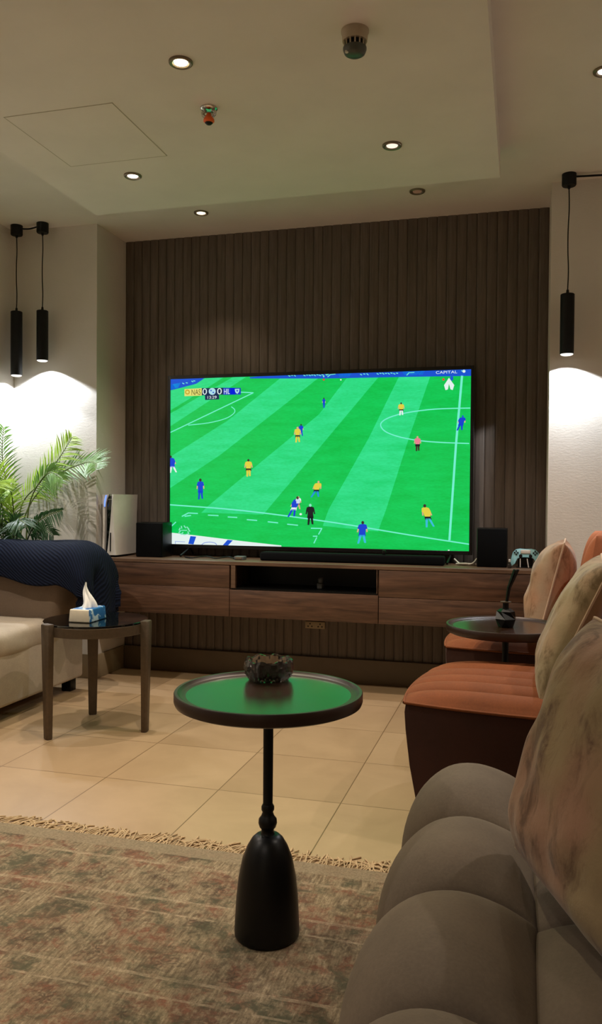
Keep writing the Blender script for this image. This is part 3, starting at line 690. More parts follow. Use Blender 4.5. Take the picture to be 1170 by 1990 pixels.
 ('kit_blue',5,[(0.5326,0.8354),(0.5395,0.8352),(0.5401,0.8243),(0.5366,0.8244),(0.5361,0.8281),(0.5357,0.8245),(0.5323,0.8246)]),
 ('skin',5,[(0.5302,0.8355),(0.5317,0.8355),(0.5328,0.8505),(0.5313,0.8524)]),
 ('skin',5,[(0.5419,0.8363),(0.5404,0.8352),(0.5391,0.8503),(0.5405,0.8521)]),
 ('kit_blue',6,[(0.5329,0.833),(0.5393,0.8328),(0.5396,0.8436),(0.5413,0.8448),(0.54,0.8551),(0.5373,0.857),(0.5344,0.8571),(0.5317,0.8554),(0.5306,0.8451),(0.5323,0.8439)]),
 ('hair',7,[(0.5381,0.8609),(0.5375,0.8577),(0.5359,0.8564),(0.5343,0.8578),(0.5336,0.861),(0.5342,0.8642),(0.5358,0.8655),(0.5374,0.8641)]),
 ('kit_blue',5,[(0.4509,0.6442),(0.4543,0.6442),(0.4598,0.6715),(0.4553,0.6715)]),
 ('kit_blue',5,[(0.4642,0.6462),(0.4675,0.6462),(0.4643,0.6714),(0.4598,0.6715)]),
 ('kit_blue',5,[(0.4547,0.6802),(0.4652,0.68),(0.4657,0.6671),(0.4604,0.6671),(0.4598,0.6715),(0.4589,0.6672),(0.4537,0.6672)]),
 ('skin',5,[(0.4509,0.6803),(0.4532,0.6802),(0.4554,0.6982),(0.4532,0.7004)]),
 ('skin',5,[(0.469,0.6814),(0.4667,0.68),(0.4652,0.698),(0.4675,0.7001)]),
 ('kit_blue',6,[(0.455,0.6773),(0.4648,0.6772),(0.4658,0.6901),(0.4685,0.6915),(0.4668,0.7038),(0.4627,0.706),(0.4582,0.7061),(0.454,0.704),(0.4519,0.6918),(0.4545,0.6903)]),
 ('hair',7,[(0.4633,0.7107),(0.4625,0.7069),(0.4606,0.7053),(0.4587,0.7069),(0.4578,0.7108),(0.4586,0.7146),(0.4605,0.7161),(0.4625,0.7145)]),
 ('kit_yellow',5,[(0.4414,0.609),(0.4462,0.609),(0.4491,0.6437),(0.4427,0.6438)]),
 ('kit_yellow',5,[(0.4526,0.6117),(0.4573,0.6116),(0.4555,0.6436),(0.4491,0.6437)]),
 ('black',5,[(0.4416,0.6548),(0.4564,0.6546),(0.4576,0.6381),(0.4502,0.6382),(0.4491,0.6437),(0.4481,0.6382),(0.4406,0.6383)]),
 ('skin',5,[(0.4362,0.6548),(0.4394,0.6548),(0.4419,0.6776),(0.4387,0.6804)]),
 ('skin',5,[(0.4617,0.6563),(0.4586,0.6545),(0.4557,0.6774),(0.4589,0.6801)]),
 ('kit_yellow',6,[(0.4421,0.6511),(0.4559,0.6509),(0.4569,0.6673),(0.4605,0.6691),(0.4578,0.6847),(0.4519,0.6875),(0.4455,0.6876),(0.4397,0.6849),(0.4372,0.6694),(0.4409,0.6676)]),
 ('skin',7,[(0.4521,0.6934),(0.4511,0.6886),(0.4487,0.6866),(0.4463,0.6887),(0.4452,0.6935),(0.4462,0.6984),(0.4486,0.7003),(0.4511,0.6983)]),
 ('board_white',5,[(0.78,0.755),(0.7841,0.7549),(0.7861,0.7825),(0.7806,0.7827)]),
 ('board_white',5,[(0.7886,0.7569),(0.7926,0.7569),(0.7915,0.7824),(0.7861,0.7825)]),
 ('black',5,[(0.7797,0.7914),(0.7923,0.7911),(0.7933,0.7779),(0.787,0.7781),(0.7861,0.7825),(0.7852,0.7782),(0.7789,0.7783)]),
 ('skin',5,[(0.7751,0.7915),(0.7778,0.7915),(0.7799,0.8096),(0.7772,0.8119)]),
 ('skin',5,[(0.7968,0.7924),(0.7941,0.791),(0.7917,0.8093),(0.7943,0.8114)]),
 ('kit_yellow',6,[(0.7801,0.7885),(0.7919,0.7882),(0.7926,0.8013),(0.7958,0.8026),(0.7934,0.8151),(0.7884,0.8174),(0.783,0.8176),(0.7781,0.8155),(0.7759,0.8032),(0.7791,0.8016)]),
 ('hair',7,[(0.7883,0.8221),(0.7876,0.8183),(0.7857,0.8168),(0.7838,0.8184),(0.783,0.8223),(0.7837,0.8261),(0.7856,0.8277),(0.7875,0.826)]),
 ('kit_blue',5,[(0.9576,0.6654),(0.9622,0.6653),(0.9708,0.697),(0.9647,0.6971)]),
 ('kit_blue',5,[(0.9717,0.6677),(0.9763,0.6676),(0.977,0.6969),(0.9708,0.697)]),
 ('kit_blue',5,[(0.965,0.7072),(0.9793,0.7069),(0.9784,0.6918),(0.9712,0.692),(0.9708,0.697),(0.9692,0.692),(0.962,0.6921)]),
 ('skin',5,[(0.9599,0.7073),(0.9629,0.7072),(0.9682,0.7281),(0.9654,0.7306)]),
 ('skin',5,[(0.9846,0.7085),(0.9813,0.7069),(0.9814,0.7278),(0.9848,0.7302)]),
 ('kit_blue',6,[(0.9651,0.7038),(0.9783,0.7036),(0.9813,0.7186),(0.985,0.7202),(0.9843,0.7344),(0.979,0.737),(0.9729,0.7372),(0.967,0.7348),(0.9626,0.7206),(0.966,0.7189)]),
 ('board_blue',7,[(0.9797,0.7425),(0.9788,0.738),(0.9767,0.7362),(0.9746,0.7381),(0.9737,0.7426),(0.9745,0.747),(0.9766,0.7488),(0.9787,0.7469)]),
 ('board_white',5,[(0,0.4325),(0.0036,0.4326),(0.0079,0.4726),(0.0003,0.4726),(0,0.4681)]),
 ('board_white',5,[(0.0198,0.4358),(0.0255,0.4359),(0.0156,0.4726),(0.0079,0.4726)]),
 ('kit_blue',5,[(0,0.4852),(0.0156,0.4853),(0.0187,0.4663),(0.0098,0.4663),(0.0079,0.4726),(0.0073,0.4663),(0,0.4663)]),
 ('skin',5,[(0.0218,0.4874),(0.0181,0.4853),(0.0124,0.5116),(0.0159,0.5147)]),
 ('kit_blue',6,[(0,0.481),(0.0154,0.4811),(0.0148,0.5),(0.019,0.5021),(0.0141,0.52),(0.0068,0.5231),(0,0.5232)]),
 ('hair',7,[(0.0065,0.53),(0.0053,0.5244),(0.0024,0.5221),(0,0.524),(0,0.5361),(0.0023,0.5379),(0.0052,0.5356)]),
 ('kit_blue',5,[(0.1024,0.2723),(0.1079,0.2724),(0.1111,0.3204),(0.1039,0.3203)]),
 ('kit_blue',5,[(0.1151,0.2764),(0.1205,0.2765),(0.1184,0.3205),(0.1111,0.3204)]),
 ('kit_blue',5,[(0.1026,0.3354),(0.1195,0.3357),(0.1209,0.313),(0.1124,0.3129),(0.1111,0.3204),(0.11,0.3128),(0.1015,0.3127)]),
 ('skin',5,[(0.0965,0.3353),(0.1001,0.3354),(0.1029,0.3669),(0.0993,0.3707)]),
 ('skin',5,[(0.1255,0.3383),(0.1219,0.3357),(0.1186,0.3671),(0.1222,0.371)]),
 ('kit_blue',6,[(0.1032,0.3304),(0.1189,0.3306),(0.1199,0.3533),(0.1241,0.3559),(0.121,0.3772),(0.1143,0.3809),(0.1071,0.3808),(0.1004,0.377),(0.0976,0.3555),(0.1018,0.353)]),
 ('hair',7,[(0.1155,0.3891),(0.1141,0.3824),(0.1107,0.3796),(0.1072,0.3823),(0.1057,0.389),(0.1071,0.3957),(0.1106,0.3985),(0.114,0.3958)]),
 ('kit_yellow',5,[(0.2742,0.41),(0.2797,0.41),(0.2812,0.4497),(0.2738,0.4497)]),
 ('kit_yellow',5,[(0.2834,0.4132),(0.2889,0.4132),(0.2886,0.4497),(0.2812,0.4497)]),
 ('black',5,[(0.2725,0.4622),(0.2898,0.4623),(0.2911,0.4435),(0.2825,0.4435),(0.2812,0.4497),(0.2801,0.4434),(0.2714,0.4434)]),
 ('skin',5,[(0.2663,0.4622),(0.27,0.4622),(0.2729,0.4883),(0.2692,0.4914)]),
 ('skin',5,[(0.2959,0.4644),(0.2922,0.4623),(0.2889,0.4883),(0.2926,0.4915)]),
 ('kit_yellow',6,[(0.2732,0.458),(0.2892,0.4581),(0.2902,0.4769),(0.2945,0.479),(0.2913,0.4967),(0.2845,0.4998),(0.2771,0.4998),(0.2704,0.4966),(0.2674,0.4789),(0.2718,0.4768)]),
 ('hair',7,[(0.2848,0.5066),(0.2836,0.501),(0.2808,0.4987),(0.278,0.501),(0.2768,0.5066),(0.2779,0.5121),(0.2807,0.5144),(0.2836,0.5121)]),
 ('board_cyan',5,[(0.4937,0.2904),(0.4992,0.2905),(0.5133,0.3272),(0.506,0.3271)]),
 ('board_cyan',5,[(0.5179,0.2938),(0.5234,0.2939),(0.5206,0.3274),(0.5133,0.3272)]),
 ('black',5,[(0.5063,0.3386),(0.5234,0.3389),(0.5222,0.3216),(0.5137,0.3215),(0.5133,0.3272),(0.5113,0.3214),(0.5028,0.3213)]),
 ('skin',5,[(0.5002,0.3385),(0.5039,0.3386),(0.5102,0.3626),(0.5069,0.3655)]),
 ('skin',5,[(0.5297,0.3409),(0.5258,0.3389),(0.526,0.3629),(0.53,0.3658)]),
 ('kit_yellow',6,[(0.5064,0.3348),(0.5222,0.335),(0.5258,0.3523),(0.5303,0.3543),(0.5294,0.3706),(0.5232,0.3734),(0.5159,0.3733),(0.5088,0.3703),(0.5035,0.3539),(0.5075,0.3521)]),
 ('skin',7,[(0.5239,0.3796),(0.5229,0.3745),(0.5204,0.3724),(0.5179,0.3744),(0.5168,0.3795),(0.5178,0.3846),(0.5203,0.3867),(0.5228,0.3847)]),
 ('skin',5,[(0.4407,0.2185),(0.4448,0.2186),(0.452,0.2481),(0.4467,0.248)]),
 ('skin',5,[(0.4565,0.2212),(0.4606,0.2213),(0.4574,0.2482),(0.452,0.2481)]),
 ('black',5,[(0.4462,0.2572),(0.4588,0.2575),(0.459,0.2437),(0.4527,0.2435),(0.452,0.2481),(0.4509,0.2434),(0.4446,0.2433)]),
 ('skin',5,[(0.4417,0.2571),(0.4444,0.2572),(0.4476,0.2766),(0.4451,0.2788)]),
 ('skin',5,[(0.4633,0.2592),(0.4606,0.2576),(0.4593,0.2768),(0.4621,0.2792)]),
 ('board_white',6,[(0.4465,0.2542),(0.4582,0.2544),(0.4597,0.2684),(0.463,0.27),(0.4614,0.283),(0.4566,0.2852),(0.4512,0.2851),(0.4461,0.2827),(0.4433,0.2695),(0.4463,0.268)]),
 ('skin',7,[(0.457,0.2903),(0.4562,0.2862),(0.4542,0.2844),(0.4521,0.2861),(0.4512,0.2902),(0.452,0.2943),(0.4541,0.296),(0.4561,0.2943)]),
 ('kit_blue',5,[(0.4161,0.1742),(0.4218,0.1744),(0.4377,0.2208),(0.4301,0.2206)]),
 ('kit_blue',5,[(0.4365,0.1785),(0.4421,0.1786),(0.4453,0.221),(0.4377,0.2208)]),
 ('board_white',5,[(0.4317,0.2351),(0.4494,0.2356),(0.4464,0.2138),(0.4376,0.2135),(0.4377,0.2208),(0.4351,0.2135),(0.4262,0.2132)]),
 ('skin',5,[(0.4254,0.235),(0.4292,0.2351),(0.4382,0.2655),(0.4351,0.269)]),
 ('skin',5,[(0.4561,0.2382),(0.4519,0.2357),(0.4546,0.2659),(0.4591,0.2696)]),
 ('kit_blue',6,[(0.4314,0.2303),(0.4478,0.2307),(0.4533,0.2526),(0.4582,0.2551),(0.459,0.2756),(0.4528,0.2791),(0.4452,0.2789),(0.4376,0.2751),(0.4304,0.2544),(0.4344,0.2521)]),
 ('hair',7,[(0.4551,0.287),(0.4538,0.2806),(0.4506,0.2778),(0.4474,0.2804),(0.446,0.2868),(0.4472,0.2932),(0.4504,0.2959),(0.4537,0.2933)]),
 ('black',5,[(0.4844,0.1298),(0.4905,0.13),(0.4941,0.1771),(0.486,0.1768)]),
 ('black',5,[(0.4986,0.134),(0.5047,0.1342),(0.5023,0.1773),(0.4941,0.1771)]),
 ('black',5,[(0.4845,0.1916),(0.5035,0.1922),(0.505,0.17),(0.4955,0.1697),(0.4941,0.1771),(0.4928,0.1696),(0.4833,0.1693)]),
 ('black',5,[(0.4777,0.1914),(0.4818,0.1915),(0.4849,0.2225),(0.4808,0.2261)]),
 ('black',5,[(0.5102,0.1948),(0.5062,0.1922),(0.5025,0.223),(0.5065,0.2268)]),
 ('black',6,[(0.4852,0.1867),(0.5028,0.1872),(0.504,0.2094),(0.5087,0.212),(0.5051,0.2329),(0.4977,0.2364),(0.4895,0.2362),(0.4821,0.2323),(0.4789,0.2112),(0.4837,0.2089)]),
 ('mark',7,[(0.4982,0.2444),(0.4969,0.2378),(0.4936,0.235),(0.4903,0.2377),(0.4889,0.2442),(0.4902,0.2508),(0.4934,0.2535),(0.4967,0.2509)]),
 ('kit_sky',5,[(0.6491,0.0282),(0.6557,0.0285),(0.665,0.0781),(0.6562,0.0778)]),
 ('kit_sky',5,[(0.672,0.0331),(0.6786,0.0334),(0.6738,0.0785),(0.665,0.0781)]),
 ('kit_blue',5,[(0.6551,0.0933),(0.6757,0.0941),(0.6766,0.0709),(0.6663,0.0704),(0.665,0.0781),(0.6633,0.0703),(0.653,0.0699)]),
 ('skin',5,[(0.6477,0.093),(0.6521,0.0932),(0.6566,0.1257),(0.6523,0.1294)]),
 ('skin',5,[(0.6831,0.097),(0.6786,0.0942),(0.6757,0.1264),(0.6802,0.1305)]),
 ('kit_blue',6,[(0.6557,0.0881),(0.6748,0.0889),(0.6769,0.1122),(0.682,0.115),(0.6789,0.1369),(0.6709,0.1405),(0.6621,0.1401),(0.6539,0.136),(0.6497,0.1138),(0.6548,0.1114)]),
 ('hair',7,[(0.6715,0.1489),(0.6702,0.142),(0.6668,0.139),(0.6634,0.1417),(0.662,0.1486),(0.6633,0.1555),(0.6666,0.1584),(0.67,0.1557)]),
 ('kit_sky',5,[(0.8664,0.128),(0.8723,0.1282),(0.8734,0.1776),(0.8656,0.1774)]),
 ('kit_sky',5,[(0.8886,0.1327),(0.8945,0.1329),(0.8812,0.1779),(0.8734,0.1776)]),
 ('black',5,[(0.8619,0.1928),(0.8802,0.1934),(0.885,0.1702),(0.8759,0.1699),(0.8734,0.1776),(0.8733,0.1698),(0.8641,0.1695)]),
 ('skin',5,[(0.8554,0.1926),(0.8593,0.1928),(0.8577,0.2252),(0.8532,0.229)]),
 ('skin',5,[(0.8863,0.1962),(0.8828,0.1935),(0.8747,0.2257),(0.878,0.2297)]),
 ('kit_yellow',6,[(0.8634,0.1877),(0.8803,0.1882),(0.8781,0.2115),(0.8823,0.2142),(0.8757,0.2361),(0.868,0.2398),(0.8601,0.2396),(0.8535,0.2355),(0.8536,0.2134),(0.8585,0.2109)]),
 ('hair',7,[(0.8675,0.2482),(0.8662,0.2413),(0.8629,0.2384),(0.8595,0.2411),(0.8581,0.248),(0.8594,0.2549),(0.8627,0.2578),(0.866,0.2551)]),
 ('hair',5,[(0.8331,0.5529),(0.8374,0.5529),(0.8385,0.5852),(0.8328,0.5852)]),
 ('hair',5,[(0.8402,0.5554),(0.8445,0.5554),(0.8442,0.5851),(0.8385,0.5852)]),
 ('black',5,[(0.8317,0.5954),(0.8451,0.5953),(0.8462,0.58),(0.8395,0.5801),(0.8385,0.5852),(0.8376,0.5801),(0.8309,0.5801)]),
 ('skin',5,[(0.827,0.5954),(0.8298,0.5954),(0.832,0.6167),(0.8291,0.6192)]),
 ('skin',5,[(0.8498,0.597),(0.847,0.5953),(0.8444,0.6165),(0.8472,0.6191)]),
 ('pink',6,[(0.8322,0.592),(0.8446,0.5919),(0.8454,0.6072),(0.8487,0.6088),(0.8462,0.6233),(0.8409,0.6259),(0.8352,0.626),(0.83,0.6235),(0.8278,0.609),(0.8311,0.6073)]),
 ('skin',7,[(0.8411,0.6314),(0.8403,0.6269),(0.8381,0.6251),(0.8359,0.627),(0.8349,0.6315),(0.8358,0.636),(0.838,0.6378),(0.8402,0.6359)]),
 ('board_white',6,[(0.4661,0.1918),(0.4648,0.1873),(0.4615,0.1853),(0.4582,0.1871),(0.4568,0.1916),(0.4581,0.1962),(0.4614,0.1981),(0.4647,0.1963)]),
 ('board_white',6,[(0.594,0.9644),(0.5927,0.9604),(0.59,0.9605),(0.5886,0.9647),(0.5899,0.9687),(0.5926,0.9686)]),
 ('red',6,[(0.5385,0.9684),(0.5367,0.963),(0.5331,0.9632),(0.5312,0.9687),(0.533,0.9742),(0.5366,0.974)]),
 ('board_white',6,[(0.9416,0.0032),(0.9399,0.0005),(0.9365,0.0003),(0.9348,0.0029),(0.9364,0.0056),(0.9398,0.0058)]),
 ('mark',6,[(0.5374,0.9875),(0.5361,0.9821),(0.5333,0.9822),(0.5319,0.9877),(0.5332,0.9932),(0.536,0.993)]),
 ('board_blue',6,[(0.9467,0.9538),(0.9453,0.9442),(0.9418,0.9403),(0.9381,0.9445),(0.9365,0.9543),(0.9379,0.9639),(0.9415,0.9678),(0.9451,0.9636)]),
]
SCREEN_WORDS = [('NAS', 'score_ink', 5, 0.077, 0.9007, 0.0325, 0.0335), ('0', 'board_white', 5, 0.1167, 0.9009, 0.0155, 0.0373), ('0', 'board_white', 5, 0.1689, 0.9007, 0.0163, 0.0371), ('HIL', 'board_white', 5, 0.1933, 0.9015, 0.0202, 0.0303), ('13:29', 'board_white', 5, 0.1347, 0.8756, 0.0323, 0.017), ('CAPITAL', 'board_white', 3, 0.8929, 0.9807, 0.0652, 0.0153)]

names = list(SCREEN_RGB); smats = [grass_glow(), light_glow()]+[glow('screen_'+n, SCREEN_RGB[n], .92) for n in names[2:]]
bm = bmesh.new()
def scr(u, v, layer): return (SX0+u*(SX1-SX0), TY-.0004*layer, SZ0+v*(SZ1-SZ0))
bm.faces.new([bm.verts.new(scr(u, v, 0)) for u, v in ((0, 0), (1, 0), (1, 1), (0, 1))]).material_index = 0
for cname, layer, pts in SCREEN_SHAPES:
    try: bm.faces.new([bm.verts.new(scr(u, v, layer)) for u, v in pts]).material_index = names.index(cname)
    except ValueError: pass
for word, cname, layer, u, v, wu, wv in SCREEN_WORDS:
    cu = bpy.data.curves.new('w', 'FONT'); cu.body = word; to = bpy.data.objects.new('w', cu); COL.objects.link(to)
    bpy.context.view_layer.update()
    me = bpy.data.meshes.new_from_object(to.evaluated_get(bpy.context.evaluated_depsgraph_get()))
    xs = [q.co.x for q in me.vertices]; ys = [q.co.y for q in me.vertices]
    bx0, bx1, by0, by1 = min(xs), max(xs), min(ys), max(ys)
    vs = [bm.verts.new(scr(u+wu*(q.co.x-bx0)/(bx1-bx0), v+wv*(q.co.y-by0)/(by1-by0), layer)) for q in me.vertices]
    for p in me.polygons:
        try: bm.faces.new([vs[k] for k in p.vertices]).material_index = names.index(cname)
        except ValueError: pass
    bpy.data.objects.remove(to); bpy.data.curves.remove(cu); bpy.data.meshes.remove(me)
bmesh.ops.triangulate(bm, faces=[f for f in bm.faces if len(f.verts) > 4])
finish('screen', bm, smats, tv)

# ------------------------------------------------------------------ things on the console
sb = thing('soundbar', (-.99, 4.62, CT), 'long low black soundbar in front of the television', 'soundbar')
bm = bmesh.new(); box(bm, -1.50, -.42, 4.565, 4.66, CT, CT+.052, .012, 4); finish('housing', bm, M['black_cloth'], sb, 40)
boxobj('sensor_bump', (-.775, -.755, 4.60, 4.62, CT+.050, CT+.078), M['black'], sb, bev=.004)
sbx = thing('set_top_box', (-1.63, 4.60, CT), 'small dark box by the left end of the soundbar', 'device')
boxobj('case', (-1.66, -1.60, 4.56, 4.62, CT, CT+.022), M['grey_device'], sbx, bev=.004)
boxobj('front_plate', (-1.65, -1.61, 4.557, 4.561, CT+.004, CT+.018), M['skirting'], sbx, bev=.001)
bm = bmesh.new(); tube(bm, spline([(-2.0, 4.62, CT+.005), (-1.93, 4.56, CT+.006), (-1.86, 4.62, CT+.012), (-1.78, 4.57, CT+.006), (-1.72, 4.62, CT+.012), (-1.67, 4.59, CT+.006)], 8), .004, 8)
tag(finish('power_cable', bm, M['black'], None, 60), 'black cable tangled under the television at left', 'cable')
bm = bmesh.new(); tube(bm, spline([(-.375, 4.72, CT+.03), (-.33, 4.66, CT+.005), (-.27, 4.63, CT+.014), (-.25, 4.70, CT+.035)], 8), .0045, 8); tube(bm, spline([(-.36, 4.68, CT+.005), (-.31, 4.63, CT+.012), (-.252, 4.66, CT+.006)], 8), .006, 8)
tag(finish('power_cable', bm, M['white_cable'], None, 60), 'white cable bundle beside the right speaker', 'cable')

def speaker(x0, x1, y0, y1, h, label):
    t = thing('loudspeaker', ((x0+x1)/2, (y0+y1)/2, CT), label, 'speaker', 'rear speakers on the console')
    boxobj('cabinet', (x0, x1, y0+.012, y1, CT, CT+h), M['black'], t, bev=.004)
    boxobj('grille', (x0+.004, x1-.004, y0, y0+.013, CT+.004, CT+h-.004), M['black_cloth'], t, bev=.004)
    return t
speaker(-2.315, -2.135, 4.575, 4.725, .214, 'black box speaker left of the television, by the games console')
speaker(-.243, -.080, 4.575, 4.725, .214, 'black box speaker right of the television, by the controller')

# upright games console: two flared white side shells around a black core
gc = thing('game_console', (-2.42, 4.66, CT), 'white upright games console with black core on the walnut console', 'games console')
gx = -2.452
def shell(s, name):
    bm = bmesh.new(); rings = []
    for i in range(19):
        z = i/18; zz = CT+.012+z*.374; fl = .050+.006*abs(z-.4)**1.6*2
        if s > 0:
            fx = -.020+.030*z+.004*math.sin(z*PI); ox = .042-.030*z**.9+(.010*max(0, z-.9)/.1); fr = 4.503+.008*z
            pr = [(fx, fr+.003), (ox, fr), (ox+.004, fr+.006), (fl-.002, fr+.075), (fl+.002, 4.66), (fl-.004, 4.775), (fl-.012, 4.775), (fl-.010, 4.66), (ox-.004, fr+.05), (fx+.003, fr+.016)]
        else:
            ix = -.040+.014*max(0, z-.72)/.28*max(0, z-.72)/.28*2; fr = 4.508+.006*z
            pr = [(ix, fr+.004), (-fl-.001, fr), (-fl-.004, fr+.02), (-fl-.003, 4.66), (-fl+.002, 4.775), (-fl+.010, 4.775), (-fl+.008, 4.66), (-.042, fr+.05), (ix, fr+.018)]
        rings.append([bm.verts.new((gx+x, y, zz)) for x, y in pr])
    k = len(rings[0])
    for a, b in zip(rings, rings[1:]):
        for i in range(k): bm.faces.new((a[i], a[(i+1) % k], b[(i+1) % k], b[i]))
    bm.faces.new(rings[0]); bm.faces.new(rings[-1])
    return finish(name, bm, M['white_plastic'], gc, 35)
shell(-1, 'side_shell'); right_shell = shell(1, 'side_shell')
bm = bmesh.new()
prof = []
for i in range(13):
    z = i/12; prof.append((CT+.014+z*.362, 4.520+.010*math.sin(z*PI)+.012*z**3))
ra = [[bm.verts.new((gx+dx, y if dx in (-.034, .022) else y, z)) for dx in (-.034, .022)]+[bm.verts.new((gx+dx, 4.765, z)) for dx in (.022, -.034)] for z, y in prof]
for a, b in zip(ra, ra[1:]):
    for i in range(4): bm.faces.new((a[i], a[(i+1) % 4], b[(i+1) % 4], b[i]))
bm.faces.new(ra[0]); bm.faces.new(ra[-1])
finish('core', bm, M['black_glass'], gc, 30)
boxobj('disc_slot', (gx+.003, gx+.0085, 4.4995, 4.513, CT+.035, CT+.150), M['black_matte'], gc, bev=.001)
boxobj('port_plate', (gx-.018, gx+.006, 4.515, 4.526, CT+.352, CT+.357), M['chrome'], gc, bev=.001)
bm = bmesh.new(); tube(bm, [(gx-.0385, 4.512, CT+.31), (gx-.038, 4.512, CT+.345), (gx-.030, 4.513, CT+.380)], .0035, 8); finish('light_strip', bm, M['blue_led'], gc, 60)
bm = bmesh.new(); lathe(bm, [(.05, 0), (.05, .01), (.03, .014)], (gx, 4.64, CT), 32); finish('stand_base', bm, M['black_matte'], gc, 40)

# game controller on its little stand
ct = thing('game_controller', (.018, 4.60, CT), 'pale teal game controller propped upright on a stand', 'game controller')
def ctl_body(u, v):
    # u around the outline in X, v front-to-back thickness
    a = 2*PI*u
    return a
bm = bmesh.new(); cx, cz = .018, CT+.072; cy = 4.60
outline = [(-.052, .028), (-.030, .033), (0, .031), (.030, .033), (.052, .028), (.068, .012), (.078, -.020), (.082, -.054), (.074, -.064), (.060, -.052), (.046, -.022), (.026, -.014), (0, -.013),
           (-.026, -.014), (-.046, -.022), (-.060, -.052), (-.074, -.064), (-.082, -.054), (-.078, -.020), (-.068, .012)]
ol = [Vector((x, 0, z)) for x, z in outline]; cen = Vector((0, 0, .006)); loops = []
for k, (inset, dy) in enumerate(((.30, -.020), (.12, -.017), (.0, -.004), (.0, .006), (.12, .018), (.30, .021))):
    ring = []
    for p in ol:
        spine = Vector((p.x*.82, 0, p.z*.72 if p.z < 0 else p.z*.4))
        q = p.lerp(spine, inset); ring.append(bm.verts.new((cx+q.x, cy+dy+(p.z+.06)*.18, cz+q.z)))
    loops.append(ring)
for a, b in zip(loops, loops[1:]):
    for i in range(len(ol)): bm.faces.new((a[i], a[(i+1) % len(ol)], b[(i+1) % len(ol)], b[i]))
bm.faces.new(loops[0]); bm.faces.new(loops[-1])
bmesh.ops.triangulate(bm, faces=[f for f in bm.faces if len(f.verts) > 4])
finish('shell', bm, M['teal'], ct, 50)
boxobj('touch_pad', (cx-.026, cx+.026, cy-.0115, cy-.004, cz+.006, cz+.028), M['white_plastic'], ct, bev=.003)
for s in (-1, 1):
    bm = bmesh.new(); lathe(bm, [(.010, 0), (.008, .003), (.009, .010), (.001, .011)], (0, 0, 0), 20)
    bmesh.ops.transform(bm, matrix=Matrix.Translation((cx+s*.026, cy-.008, cz-.006)) @ Matrix.Rotation(PI/2, 4, 'X'), verts=bm.verts); finish('thumb_stick', bm, M['black_matte'], ct, 40)
    bm = bmesh.new()
    for dx, dz in ((-.009, 0), (.009, 0), (0, .009), (0, -.009)): 
        q = bmesh.ops.create_uvsphere(bm, u_segments=10, v_segments=6, radius=.0045)
        for v in q['verts']: v.co += Vector((cx+s*.050+dx, cy-.010, cz+.012+dz))
    finish('button_cluster', bm, M['black_matte'], ct, 60)
bm = bmesh.new(); box(bm, cx-.05, cx+.05, cy-.012, cy+.035, CT, CT+.006, .002, 2); box(bm, cx-.04, cx+.04, cy+.012, cy+.026, CT+.004, CT+.062, .004, 2); finish('stand', bm, M['black'], ct, 40)
for s in (-1, 1):
    bm = bmesh.new(); tube(bm, [(cx+s*.022-.006, cy-.014, CT+.004), (cx+s*.018-.010, cy-.012, CT+.052)], .0028, 8); finish('stand_prong', bm, M['white_plastic'], ct, 60)
fg = thing('small_bottle', (-.068, 4.585, CT), 'tiny clear bottle between the right speaker and the controller', 'bottle')
bm = bmesh.new(); lathe(bm, [(.009, 0), (.0105, .004), (.0105, .020), (.005, .030), (.005, .034)], (-.066, 4.555, CT), 20); finish('flask', bm, M['crystal'], fg, 50)
bm = bmesh.new(); lathe(bm, [(.006, .034), (.0065, .046), (.003, .049)], (-.066, 4.555, CT), 16); finish('cap', bm, M['white_plastic'], fg, 50)

# ------------------------------------------------------------------ rug
rug = thing('rug', (-1.25, 1.0, 0), 'faded oriental rug with cream fringe on the tile floor', 'rug')
bm = bmesh.new()
box(bm, -2.45, -.28, -.6, 2.395, .0005, .009, .003, 2)
finish('pile', bm, M['rug'], rug, 50)
bm = bmesh.new(); rnd = random.Random(3); x = -2.44
while x < -.285:
    L = rnd.uniform(.065, .10); a = rnd.gauss(.12, .38); w = rnd.uniform(.0018, .0030); z = rnd.uniform(.0028, .0045)
    gap = rnd.random() < .05
    if not gap:
        p = [(x, 2.388, .006), (x+math.sin(a)*L*.35, 2.388+math.cos(a)*L*.4, z+.003), (x+math.sin(a)*L*.7+rnd.gauss(0, .004), 2.388+math.cos(a)*L*.75, z), (x+math.sin(a*1.5)*L+rnd.gauss(0, .006), 2.388+math.cos(a*1.3)*L, z)]
        tube(bm, p, [w, w*.9, w, w*1.25], 5)
    x += rnd.uniform(.0045, .008)
fr = finish('fringe', bm, M['fringe'], rug, 80); fr['kind'] = 'stuff'; fr['label'] = 'cream knotted fringe'

